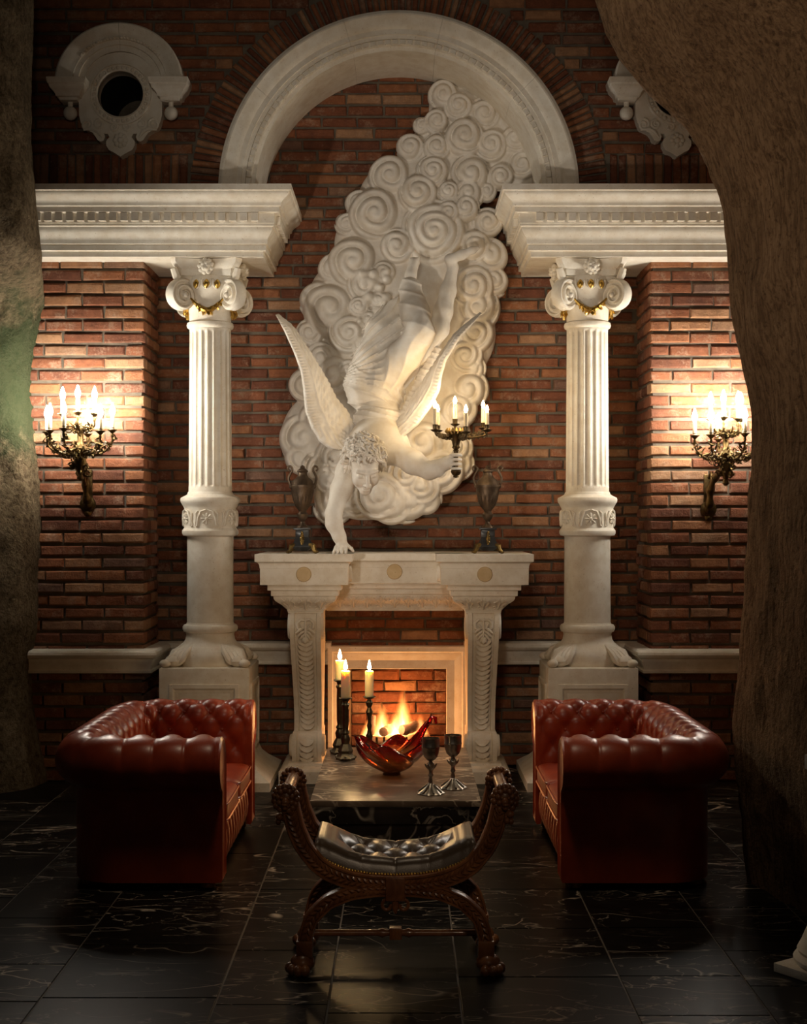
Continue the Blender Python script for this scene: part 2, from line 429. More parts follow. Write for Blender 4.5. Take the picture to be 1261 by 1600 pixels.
def runs(x0, x1, off, bl=0.258, gap=0.013, jit=0.018, r=rnd):
    """brick spans (a,b) in a course from x0 to x1"""
    out = []; x = x0 - off
    while x < x1 - 0.02:
        l = bl + r.uniform(-jit, jit); a, b = max(x, x0), min(x + l - gap, x1)
        if b - a > 0.035: out.append((a, b))
        x += l
    return out
BT = 0.05   # visible brick thickness
# pixel shapes that hide the back wall (rough), used only to choose which bricks become objects
def hidden(c):
    s = SC(c.y); px = 630.5 + (c.x - CX) * s; py = HORIZON - (c.z - CZ) * s
    if not (0 < px < 1261 and -20 < py < 1500): return True
    if c.y > -0.2:
        if 297 < px < 370 or 884 < px < 955: return True
        if 400 < py < 860:
            t = (py - 400) / 460; xl = 520 - 60 * math.sin(t * PI); xr = 775 - 90 * t
            if xl < px < xr: return True
        if 150 < py < 400 and px > 500 + (400 - py) * 0.75: return True
        if 865 < py < 960 and 410 < px < 825: return True
        if py > 1100: return True
    return False

PIER_Y = -0.55; XL, XR = -1.62, 1.60; CH = 0.077
FX0, FX1, FZ = -0.475, 0.455, 0.80      # firebox surround outer edges
IX0, IX1, IZ = -0.335, 0.335, 0.655     # firebox opening
# back wall
AZ, AR_OUT, AR_IN = 3.73, 1.135, 0.915  # arch centre height, radii
core = fill2d([[(-1.9, 0.0), (IX0, 0.0), (IX0, IZ), (IX1, IZ), (IX1, 0.0), (1.9, 0.0), (1.9, 5.2), (-1.9, 5.2)]], 0.018, 0.40)
wall_back = tag(core.build('wall_back', 'mortar', smooth=0), 'recessed red brick wall behind the angel sculpture and fireplace', 'wall', kind='structure')
B = Bricks(); z = 0.004; k = 0
while z < 4.75:
    h = CH - 0.017 + rnd.uniform(-0.003, 0.002); zc = z + h / 2
    xa, xb = XL - 0.02, XR + 0.02
    if z > 3.66:
        r2 = 0.99 ** 2 - (zc - AZ) ** 2
        if r2 <= 0.0: break
        xa, xb = -math.sqrt(r2), math.sqrt(r2)
    for a, b in runs(xa, xb, (k % 2) * 0.129 + rnd.uniform(0, 0.03)):
        segs = [(a, b)]
        if zc < FZ - 0.02:
            segs = []
            if a < FX0 - 0.0: segs.append((a, min(b, FX0 + 0.03)))
            if b > FX1: segs.append((max(a, FX1 - 0.03), b))
        for a2, b2 in segs:
            if b2 - a2 < 0.03: continue
            c = Vector(((a2 + b2) / 2, BT / 2 + rnd.uniform(-0.004, 0.004), zc))
            B.add(c, b2 - a2, BT, h, pri=-1 if hidden(c) else 1 + rnd.random() * 0.1)
    z += CH; k += 1
B.emit(wall_back, 300)

# upper wall (arch spandrels) in the plane of the piers
OCX, OCZ, OCR = 1.755, 4.345, 0.144
def circ(cx, cz, r, n=48): return [(cx + r * math.cos(2 * PI * i / n), cz + r * math.sin(2 * PI * i / n)) for i in range(n)]
outer = [(-3.4, 3.69), (-AR_IN - 0.1, 3.69)] + [(AZ and (-1.02 * math.cos(t), AZ + 1.02 * math.sin(t)))for t in [PI * i / 40 for i in range(41)]] + [(AR_IN + 0.1, 3.69), (3.4, 3.69), (3.4, 5.6), (-3.4, 5.6)]
core = fill2d([outer, circ(-OCX, OCZ, OCR + 0.02), circ(OCX, OCZ, OCR + 0.02)], PIER_Y + 0.018, -0.02)
wall_upper = tag(core.build('wall_upper', 'mortar', smooth=0), 'dark brick wall above the cornices with a brick ring around the white arch', 'wall', kind='structure')
B = Bricks(); RO = 1.335; z = 3.995; k = 0
while z < 5.35:
    h = CH - 0.017 + rnd.uniform(-0.003, 0.002); zc = z + h / 2
    r2 = (RO + 0.012) ** 2 - (zc - AZ) ** 2; xa = math.sqrt(r2) if r2 > 0 else 0
    for sgn in (-1, 1):
        for a, b in runs(xa, 3.2, (k % 2) * 0.129 + rnd.uniform(0, 0.03)) if xa > 0 else runs(0.0, 3.2, (k % 2) * 0.129):
            x0, x1 = (a, b) if sgn > 0 else (-b, -a)
            rr = 0.24 ** 2 - (zc - OCZ) ** 2
            segs = [(x0, x1)]
            if rr > 0:
                q = math.sqrt(rr); c0, c1 = sgn * OCX - q, sgn * OCX + q
                segs = [(x0, min(x1, c0)), (max(x0, c1), x1)]
            for a2, b2 in segs:
                if b2 - a2 < 0.035: continue
                c = Vector(((a2 + b2) / 2, PIER_Y + BT / 2 + rnd.uniform(-0.003, 0.003), zc))
                B.add(c, b2 - a2, BT, h, pri=-1 if hidden(c) or abs(c.x) > 2.5 else 1)
    z += CH; k += 1
nv = 92
for i in range(nv):
    t = PI * (i + 0.5) / nv; rr = (AR_OUT - 0.01 + RO) / 2
    c = Vector((rr * math.cos(t), PIER_Y + BT / 2 - 0.006 + rnd.uniform(-0.006, 0.004), AZ + rr * math.sin(t)))
    B.add(c, RO - AR_OUT - 0.004, BT, PI * rr / nv - 0.010 + rnd.uniform(-0.004, 0.003), ry=-t, kind='arch_brick', pri=1)
for sgn in (-1, 1):
    x = 1.345
    while x < 2.9:
        wd = rnd.uniform(0.036, 0.052); c = Vector((sgn * (x + wd / 2), PIER_Y + BT / 2 + rnd.uniform(-0.006, 0.006), 3.86))
        B.add(c, wd, BT, 0.25 + rnd.uniform(-0.006, 0.0), kind='soldier_brick', pri=1 if abs(c.x) < 2.3 else -1)
        x += wd + 0.009
B.emit(wall_upper, 300)

# the two piers
def pier(name, x_in, x_out, label):
    lo, hi = min(x_in, x_out), max(x_in, x_out); sg = 1 if x_in < x_out else -1
    m = MB(); i0 = x_in + sg * 0.018
    m.box((min(i0, x_out), PIER_Y + 0.018, 0), (max(i0, x_out), 0.05, 3.32))
    w_ = tag(m.build(name, 'mortar', smooth=0), label, 'wall', kind='structure')
    B = Bricks(); ch = 0.0795; z = 0.004; k = 0; h = ch - 0.018
    while z < 3.27:
        zc = z + h / 2; long_ = 0.252; short = 0.122
        fl, rl = (long_, short) if k % 2 else (short, long_)
        fl += rnd.uniform(-0.01, 0.01); e = rnd.uniform(-0.004, 0.004)
        # corner brick shows on both faces
        c = Vector((x_in + sg * fl / 2, PIER_Y + rl / 2 + e, zc))
        B.add(c, fl, rl, h, pri=-1 if hidden(c) else 2)
        for a, b in runs(fl + 0.012, abs(x_out - x_in), 0 if k % 2 else 0):
            c = Vector((x_in + sg * (a + b) / 2, PIER_Y + BT / 2 + rnd.uniform(-0.005, 0.005), zc))
            B.add(c, b - a, BT, h, pri=-1 if hidden(c) or abs(c.x) > 2.45 else 1)
        for a, b in runs(rl + 0.012, 0.54, 0):
            c = Vector((x_in + sg * (BT / 2 + rnd.uniform(-0.004, 0.004)), PIER_Y + (a + b) / 2, zc))
            B.add(c, b - a, BT, h, rz=-sg * PI / 2, pri=0.5 if zc > 0.5 else -1)
        z += ch; k += 1
    B.emit(w_, 300)
    return w_
wall_left = pier('wall_left', XL, -3.2, 'left brick pier lit by its candle sconce, beside the grey rock')
wall_right = pier('wall_right', XR, 3.2, 'right brick pier lit by its candle sconce, beside the brown rock arch')

# ================================================================== floor
m = MB(); m.box((-4, -9.2, -0.06), (4, 0.05, -0.004))
floor = tag(m.build('floor', 'grout', smooth=0), 'black veined marble tile floor', 'floor', kind='structure')
xs = [-3.9, -3.5, -2.9, -2.42, -2.05, -1.68, -1.227, -0.615, -0.228, 0.226, 0.812, 1.26, 1.68, 2.2, 2.7, 3.2, 3.9]
_tm = {}
for i in range(len(xs) - 1):
    y = -9.1 + rnd.uniform(0, 0.4)
    first = [0.62, 0.41, 0.9][i % 3]
    while y < 0.0:
        ln = rnd.choice([0.41, 0.61, 0.61, 0.9]); y1 = min(y + ln, 0.03)
        wd, dp = xs[i + 1] - xs[i] - 0.007, y1 - y - 0.007
        if dp > 0.05:
            mm = MB(); mm.box((-wd / 2, -dp / 2, -0.02), (wd / 2, dp / 2, 0.0), 0.0015)
            o = mm.build('floor_tile', 'floor', smooth=0); o.location = ((xs[i] + xs[i + 1]) / 2, (y + y1) / 2, rnd.uniform(-0.0008, 0.0)); o.parent = floor

        y = y1

# ================================================================== cave rock
def fbm(x, y, z, o=5): return mnoise.fractal(Vector((x, y, z)), 1.0, 2.0, o)
sil = [(840, -420), (880, -260), (905, -120), (930, 0), (945, 50), (965, 95), (1000, 140), (1040, 180), (1075, 215), (1100, 255), (1118, 300), (1132, 340), (1135, 400),
       (1140, 470), (1155, 540), (1165, 600), (1168, 650), (1172, 800), (1168, 950), (1155, 1050), (1150, 1140), (1158, 1230), (1165, 1345)]
YB = -3.05
prof = [P(a, b, YB) for a, b in sil]
def resample(pts, n):
    pts = [Vector(q) for q in pts]; d = [0.0]
    for a, b in zip(pts, pts[1:]): d.append(d[-1] + (b - a).length)
    out = []; j = 0
    for i in range(n):
        t = d[-1] * i / (n - 1)
        while j < len(d) - 2 and d[j + 1] < t: j += 1
        f = (t - d[j]) / max(1e-9, d[j + 1] - d[j]); out.append(pts[j].lerp(pts[j + 1], min(1, f)))
    return out
def smooth_pts(p, it=2):
    for _ in range(it): p = [p[0]] + [(p[i - 1] + p[i] * 2 + p[i + 1]) / 4 for i in range(1, len(p) - 1)] + [p[-1]]
    return p
pr = smooth_pts(resample(prof, 230), 4); pr[-1].z = -0.01
nrm = []
for i in range(len(pr)):
    t = pr[min(i + 1, len(pr) - 1)] - pr[max(i - 1, 0)]; nn = Vector((t.z, 0, -t.x)).normalized()   # towards +x / outside
    if nn.x < 0: nn = -nn
    nrm.append(nn)
# cross-depth stations: (dy, outward offset); far outside edge -> silhouette -> towards the camera
stations = [(1.0, 2.2), (0.8, 1.2), (0.55, 0.6), (0.34, 0.30), (0.2, 0.14), (0.1, 0.05), (0.04, 0.012)] + [(-0.03 * i, 0.0045 * i + 0.00008 * i * i) for i in range(0, 70)] + [(-2.6, 3.0)]
G = []
for (dy, off) in stations:
    row = []
    for i in range(len(pr)):
        q = pr[i] + nrm[i] * off; q.y = YB + dy
        a = fbm(q.x * 1.1 + 5, q.y * 1.1, q.z * 1.1, 4) * 0.07 + fbm(q.x * 7, q.y * 7 + i * 0.0, q.z * 2.2, 4) * 0.016 + fbm(q.x * 28, q.y * 28, q.z * 9, 3) * 0.007
        if abs(dy) < 0.15: a = a * 0.6
        q = q - nrm[i] * a
        if q.z < 0 or i == len(pr) - 1: q.z = -0.01
        row.append(q)
    G.append(row)
m = MB(); m.grid(G)
rock_r = tag(m.build('wall_rock_right', 'rock_r', smooth=60), 'large brown rough-hewn rock arch sweeping down the right side', 'rock wall', kind='structure')
sil2 = [(40, -420), (46, -200), (52, 0), (50, 120), (52, 260), (64, 380), (72, 440), (62, 520), (54, 580), (60, 660), (66, 760), (66, 880), (62, 990), (52, 1060), (58, 1140), (78, 1252)]
pl = smooth_pts(resample([P(a, b, -1.0) for a, b in sil2], 170), 3); pl[-1].z = -0.01
G = []
for ia in range(90):
    dx = -0.0 if ia == 0 else -0.012 * ia - 0.00035 * ia * ia
    row = []
    for i in range(len(pl)):
        ty = 0.10 + 0.16 * math.exp(-((pl[i].z - 2.3) / 0.7) ** 4) - 0.12 * max(0.0, min(1.0, (pl[i].z - 3.2) / 0.3))   # standing back beside the sconce
        yy = -0.50 - 0.52 * max(0.0, min(1.0, (pl[i].z - 3.0) / 0.25)) - (0.48 - ty) * (1 - math.exp(dx / 0.10)) + 0.30 * dx
        q = Vector((CX + (pl[i].x - CX) * (yy - CY) / 8.5 + dx, yy, pl[i].z))
        a = fbm(q.x * 1.6, q.y * 1.6 + 3, q.z * 1.6, 4) * 0.05 + fbm(q.x * 9, q.y * 9, q.z * 9, 4) * 0.018 + fbm(q.x * 30, q.y * 30, q.z * 30, 3) * 0.005
        q.y -= a * min(1, ia / 4); q.x += a * 0.35
        if i == len(pl) - 1 or q.z < 0: q.z = -0.01
        row.append(q)
    G.append(row)
m = MB(); m.grid(G)
rock_l = tag(m.build('wall_rock_left', 'rock_l', smooth=60), 'grey-green mossy rock face at the left edge', 'rock wall', kind='structure')

# ================================================================== chair rails
rail = [(-0.03, 0.69), (0.052, 0.69), (0.058, 0.695), (0.058, 0.708), (0.050, 0.714), (0.052, 0.735), (0.062, 0.76), (0.066, 0.775), (0.066, 0.782), (0.078, 0.786),
        (0.092, 0.796), (0.098, 0.810), (0.094, 0.826), (0.082, 0.836), (0.0, 0.842), (-0.03, 0.842)]
m = MB(); m.mould(rail, [(-3.2, PIER_Y), (XL, PIER_Y), (XL, 0.0), (FX0 + 0.02, 0.0)])
tag(m.build('trim_1', 'stone', smooth=35), 'white stone chair rail running around the left brick pier', 'moulding', kind='structure')
m = MB(); m.mould(rail, [(FX1 - 0.02, 0.0), (XR, 0.0), (XR, PIER_Y), (3.2, PIER_Y)])
tag(m.build('trim_2', 'stone', smooth=35), 'white stone chair rail running around the right brick pier', 'moulding', kind='structure')

# ================================================================== cornices
YC = -0.72; ZT = 3.71
def ogee(o0, z0, o1, z1, n=8, flip=False):
    out = []
    for i in range(n + 1):
        t = i / n; s_ = t - math.sin(2 * PI * t) / (2 * PI) * (0.9 if not flip else -0.9)
        out.append((o0 + (o1 - o0) * s_, z0 + (z1 - z0) * t))
    return out
cprof = [(-0.02, ZT - 0.41), (0.012, ZT - 0.41), (0.012, ZT - 0.378), (0.03, ZT - 0.374), (0.03, ZT - 0.344), (0.024, ZT - 0.342), (0.024, ZT - 0.337), (0.038, ZT - 0.335)]
cprof += ogee(0.040, ZT - 0.325, 0.074, ZT - 0.238, 10)
cprof += [(0.084, ZT - 0.232), (0.084, ZT - 0.218), (0.088, ZT - 0.216), (0.088, ZT - 0.156), (0.118, ZT - 0.153), (0.120, ZT - 0.122), (0.132, ZT - 0.118)]
cprof += ogee(0.134, ZT - 0.112, 0.19, ZT - 0.040, 10)
cprof += [(0.200, ZT - 0.036), (0.200, ZT), (-0.02, ZT)]
def cornice(path, label):
    rt = thing('cornice', label, 'cornice', (0, 0, 0), 'stone cornices over the columns'); rt.location = (path[1][0], YC, ZT - 0.41); rt['_o'] = tuple(rt.location)
    m = MB(); pp = list(path)
    # solid slab body behind the moulding profile
    m.mould(cprof, pp, 1 if path[0][0] < path[1][0] or path[0][1] > path[1][1] else 1)
    m.build('moulding', 'stone', rt, smooth=32)
    b = MB(); xs_ = [q[0] for q in path]
    b.box((min(xs_) + 0.0, YC + 0.005, ZT - 0.409), (max(xs_) - 0.0, -0.004, ZT - 0.001)); b.build('block', 'stone', rt, smooth=0)
    dz0, dz1 = ZT - 0.207, ZT - 0.157
    for i in range(len(pp) - 1):
        a, c = Vector(pp[i]), Vector(pp[i + 1]); d = (c - a); ln = d.length; d.normalize(); o = Vector((d.y, -d.x))
        n = int(ln / 0.067); base = a + o * 0.087
        for k in range(n):
            if abs((a + d * k * 0.067).x) > 2.6: continue
            p0 = base + d * (0.012 + k * 0.067); p1 = p0 + d * 0.044; q1 = p1 + o * 0.028
            if i > 0 and k > n - 2: continue
            mm = MB(); lo = (min(p0.x, q1.x), min(p0.y, q1.y), dz0); hi = (max(p0.x, q1.x), max(p0.y, q1.y), dz1)
            mm.box(lo, hi); mm.build('dentil', 'stone', rt, smooth=0)
    return rt
cornice([(-3.2, YC), (-0.855, YC), (-0.855, 0.0)], 'white moulded stone cornice over the left column with a row of dentils')
cornice([(0.835, 0.0), (0.835, YC), (3.2, YC)], 'white moulded stone cornice over the right column, its end cut off by rock')

# ================================================================== arch
rt = thing('stone_arch', 'white stone semicircular arch framing the top of the cloud sculpture', 'arch', (0, PIER_Y, ZT))
yf = PIER_Y
# profile (radius, y)
ap = [(AR_OUT, -0.02), (AR_OUT, yf - 0.10), (AR_OUT - 0.02, yf - 0.112), (AR_OUT - 0.03, yf - 0.112), (AR_OUT - 0.045, yf - 0.098), (AR_OUT - 0.075, yf - 0.088), (AR_OUT - 0.10, yf - 0.070), (AR_OUT - 0.105, yf - 0.06),
      (AR_OUT - 0.135, yf - 0.058), (AR_OUT - 0.137, yf - 0.046), (AR_OUT - 0.16, yf - 0.044), (AR_OUT - 0.162, yf - 0.022), (AR_OUT - 0.192, yf - 0.020), (AR_OUT - 0.194, yf + 0.0), (AR_IN, yf + 0.004), (AR_IN, -0.004)]
nA = 96; segs_ = 5
bounds = [0.0, 0.22, 0.42, 0.60, 0.80, 1.0]
for sgi in range(segs_):
    a0, a1 = PI * bounds[sgi] + 0.0006, PI * bounds[sgi + 1] - 0.0006; n = 24; m = MB(); G = []
    for i in range(n + 1):
        t = a0 + (a1 - a0) * i / n; G.append([(r * math.cos(t), y, AZ + r * math.sin(t)) for r, y in ap])
    m.grid(G, closev=True); k_ = len(ap); m.f.append(tuple(range(k_))); e = n * k_; m.f.append(tuple(e + k for k in reversed(range(k_))))
    m.build('arch_block', 'stone', rt, smooth=30)
for i in range(64):
    t = PI * (i + 0.5) / 64; r0, r1 = AR_OUT - 0.190, AR_OUT - 0.164; hw = 0.5 * PI * 1.0 / 64 * 0.70; m = MB()
    vs_ = []
    for y in (yf - 0.021, yf - 0.042):
        for r, q in ((r0, t - hw), (r1, t - hw), (r1, t + hw), (r0, t + hw)): vs_.append((r * math.cos(q), y, AZ + r * math.sin(q)))
    m.add(vs_, [(0, 1, 2, 3), (7, 6, 5, 4), (0, 4, 5, 1), (1, 5, 6, 2), (2, 6, 7, 3), (3, 7, 4, 0)]); m.build('dentil', 'stone', rt, smooth=0)
# impost feet reaching down to the cornice
for sgn in (-1, 1):
    m = MB(); m.mould([(q[1], 0) for q in [(0, 0)]] and [(AR_IN, 0)] and [(0, ZT - 0.002), (0.01, ZT - 0.002), (0.01, AZ + 0.003), (0, AZ + 0.003)], [(sgn * AR_IN, yf - 0.0), (sgn * AR_OUT, yf - 0.0)], 1 if sgn > 0 else -1)
    m.box((min(sgn * AR_IN, sgn * AR_OUT), yf - 0.05, ZT - 0.002), (max(sgn * AR_IN, sgn * AR_OUT), -0.004, AZ + 0.002)); m.build('impost', 'stone', rt, smooth=0)

# ================================================================== round windows
def oculus(cx, label):
    rt = thing('oculus_surround', label, 'stone surround', (cx, PIER_Y, OCZ - 0.40), 'carved round openings'); u = 0.000703
    Y0 = PIER_Y - 0.002
    X = lambda a: cx + a * u
    Zc = lambda b: OCZ - b * u
    half = [(-372, 40), (-372, 190), (-355, 255), (-320, 310), (-250, 345), (-222, 385), (-205, 412), (-180, 425), (-150, 415), (-138, 380), (-150, 352), (-115, 355), (-100, 385), (-128, 420), (-128, 460), (-105, 500), (-55, 525), (0, 560)]
    outl = [(X(a), Zc(b)) for a, b in half] + [(X(-a), Zc(b)) for a, b in reversed(half[:-1])]
    top = [(cx + 0.265 * math.cos(t), OCZ + 0.265 * math.sin(t)) for t in [i * PI / 30 for i in range(1, 30)]]
    m = fill2d([outl + top, circ(cx, OCZ, OCR)], Y0 - 0.070, Y0 + 0.02); m.build('back_plate', 'stone', rt, smooth=25)
    # hood moulding
    hp = [(0.225, Y0), (0.225, Y0 - 0.078), (0.262, Y0 - 0.080), (0.265, Y0 - 0.092), (0.295, Y0 - 0.095), (0.298, Y0 - 0.106), (0.318, Y0 - 0.108), (0.335, Y0 - 0.116), (0.365, Y0 - 0.130), (0.392, Y0 - 0.134), (0.402, Y0 - 0.125), (0.402, Y0)]
    for s0, s1 in ((0.0, 0.5), (0.5, 1.0)):
        m = MB(); G = []
        for i in range(25):
            t = PI * (s0 + 0.001 + (s1 - s0 - 0.002) * i / 24); G.append([(cx + r * math.cos(t), y, OCZ + 0.06 + r * 0.93 * math.sin(t)) for r, y in hp])
        m.grid(G, closev=True); k_ = len(hp); m.f.append(tuple(range(k_))); m.f.append(tuple(24 * k_ + k for k in reversed(range(k_)))); m.build('hood', 'stone', rt, smooth=30)
    # egg moulding on hood
    for i in range(26):
        t = PI * (0.2 + 0.6 * (i + 0.5) / 26); r = 0.306
        m = MB(); m.ball((cx + r * math.cos(t), Y0 - 0.108, OCZ + 0.06 + r * 0.93 * math.sin(t)), (0.011, 0.012, 0.011), 4, 6); m.build('bead', 'stone', rt)
    # bead ring
    for i in range(34):
        t = 2 * PI * i / 34; m = MB(); m.ball((cx + 0.168 * math.cos(t), Y0 - 0.070, OCZ + 0.168 * math.sin(t)), (0.0135, 0.016, 0.0135), 5, 8); m.build('bead', 'stone', rt)
    m = MB(); G = []
    for i in range(48):
        t = 2 * PI * i / 48; G.append([(cx + r * math.cos(t), y, OCZ + r * math.sin(t)) for r, y in ((0.144, Y0 - 0.02), (0.144, Y0 - 0.081), (0.150, Y0 - 0.085), (0.152, Y0 - 0.072), (0.186, Y0 - 0.072), (0.188, Y0 - 0.083), (0.195, Y0 - 0.081), (0.197, Y0 - 0.065))])
    m.grid(G, closeu=True); m.build('ring', 'stone', rt, smooth=35)
    # brackets with balls
    for sgn in (-1, 1):
        bx = cx + sgn * 0.318
        bp = [(-0.02, OCZ - 0.05), (0.03, OCZ - 0.05), (0.034, OCZ - 0.035), (0.048, OCZ - 0.03)] + ogee(0.05, OCZ - 0.026, 0.085, OCZ + 0.035, 6) + [(0.092, OCZ + 0.04), (0.098, OCZ + 0.075), (-0.02, OCZ + 0.075)]
        m = MB(); m.mould(bp, [(bx - 0.025, Y0), (bx - 0.025, Y0 - 0.09), (bx + 0.025, Y0 - 0.09), (bx + 0.025, Y0)], 1)
        m.box((bx - 0.03, Y0 - 0.095, OCZ - 0.049), (bx + 0.03, Y0, OCZ + 0.074)); m.build('bracket', 'stone', rt, smooth=30)
        m = MB(); m.lathe([(0.018, 0.03), (0.016, 0.0)], 12, (bx, Y0 - 0.06, OCZ - 0.08)); m.ball((bx, Y0 - 0.06, OCZ - 0.118), 0.044, 10, 16); m.build('ball', 'stone', rt)
    # scrolls on the apron
    def spiral(x, z, r, d, turns=1.6, th=0.012, a0=0.0):
        m = MB(); pts = []; rad = []
        for i in range(30):
            f = i / 29; a = a0 + d * f * turns * 2 * PI; q = r * (1 - 0.8 * f); pts.append((x + q * math.cos(a), Y0 - 0.071, z + q * math.sin(a))); rad.append(th * (1 - 0.35 * f))
        m.tube(pts, rad, 6); return m
    for sgn in (-1, 1):
        spiral(X(sgn * 300), Zc(275), 0.038, sgn, a0=PI / 2).build('scroll', 'stone', rt)
        spiral(X(sgn * 190), Zc(270), 0.030, -sgn, a0=PI / 2).build('scroll', 'stone', rt)
        spiral(X(sgn * 60), Zc(295), 0.026, sgn, a0=PI / 2).build('scroll', 'stone', rt)
        m = MB(); m.tube([(X(sgn * 330), Y0 - 0.072, Zc(320)), (X(sgn * 250), Y0 - 0.075, Zc(310)), (X(sgn * 200), Y0 - 0.075, Zc(340)), (X(sgn * 165), Y0 - 0.072, Zc(390))], [0.008, 0.013, 0.013, 0.006], 6); m.build('leaf', 'stone', rt)
    m = MB()
    for i in range(8):
        t = 2 * PI * i / 8; m.ball((cx + 0.032 * math.cos(t), Y0 - 0.073, Zc(415) + 0.032 * math.sin(t)), (0.018, 0.014, 0.018), 5, 8)
    m.ball((cx, Y0 - 0.077, Zc(415)), (0.02, 0.02, 0.02), 5, 8); m.build('rosette', 'stone', rt)
    # dark shaft behind
    m = MB(); G = []
    for i in range(40):
        t = 2 * PI * i / 40; G.append([(cx + 0.15 * math.cos(t), y, OCZ + 0.15 * math.sin(t)) for y in (Y0 + 0.0, 0.4)])
    m.grid(G, closeu=True); m.add([(cx + 0.15 * math.cos(2 * PI * i / 40), 0.4, OCZ + 0.15 * math.sin(2 * PI * i / 40)) for i in range(40)], [tuple(range(40))])
    m.build('shaft', 'soot', rt)
    m = MB(); G = []
    for i in range(32):
        t = 2 * PI * i / 32; G.append([(cx + 0.05 + r * math.cos(t), y, OCZ - 0.03 + r * math.sin(t)) for r, y in ((0.075, 0.30), (0.075, 0.1), (0.080, 0.1), (0.080, 0.30))])
    m.grid(G, closeu=True, closev=True); m.build('pipe', 'soot', rt)
    return rt
oculus(-OCX, 'carved white stone surround of the round opening above the left cornice')
oculus(OCX, 'carved white stone surround half hidden behind the right rock arch')
# ================================================================== columns
def spiral_ribbon(m, c, ax, r0, turns, hw, th, d=1, a0=0.0, n=60, shrink=0.82, ns=10):
    """spiral scroll in the plane (ax, z); ax horizontal unit vector; ribbon half-width hw across the plane"""
    ax = Vector(ax).normalized(); pz = Vector((0, 0, 1)); pp = ax.cross(pz); G = []
    for i in range(n + 1):
        f = i / n; a = a0 + d * f * turns * 2 * PI; q = r0 * (1 - shrink * f); cen = Vector(c) + ax * (q * math.cos(a)) + pz * (q * math.sin(a))
        rad = ax * math.cos(a) + pz * math.sin(a); t_ = th * (1 - 0.5 * f); h_ = hw * (1 + 0.25 * f)
        G.append([cen + rad * (t_ * math.cos(2 * PI * k / ns)) + pp * (h_ * math.sin(2 * PI * k / ns)) for k in range(ns)])
    o = len(m.v); m.grid(G, closev=True); m.f.append(tuple(o + k for k in range(ns))); e = o + n * ns; m.f.append(tuple(e + k for k in reversed(range(ns))))
    return m
COLX, COLY = 1.205, -0.5
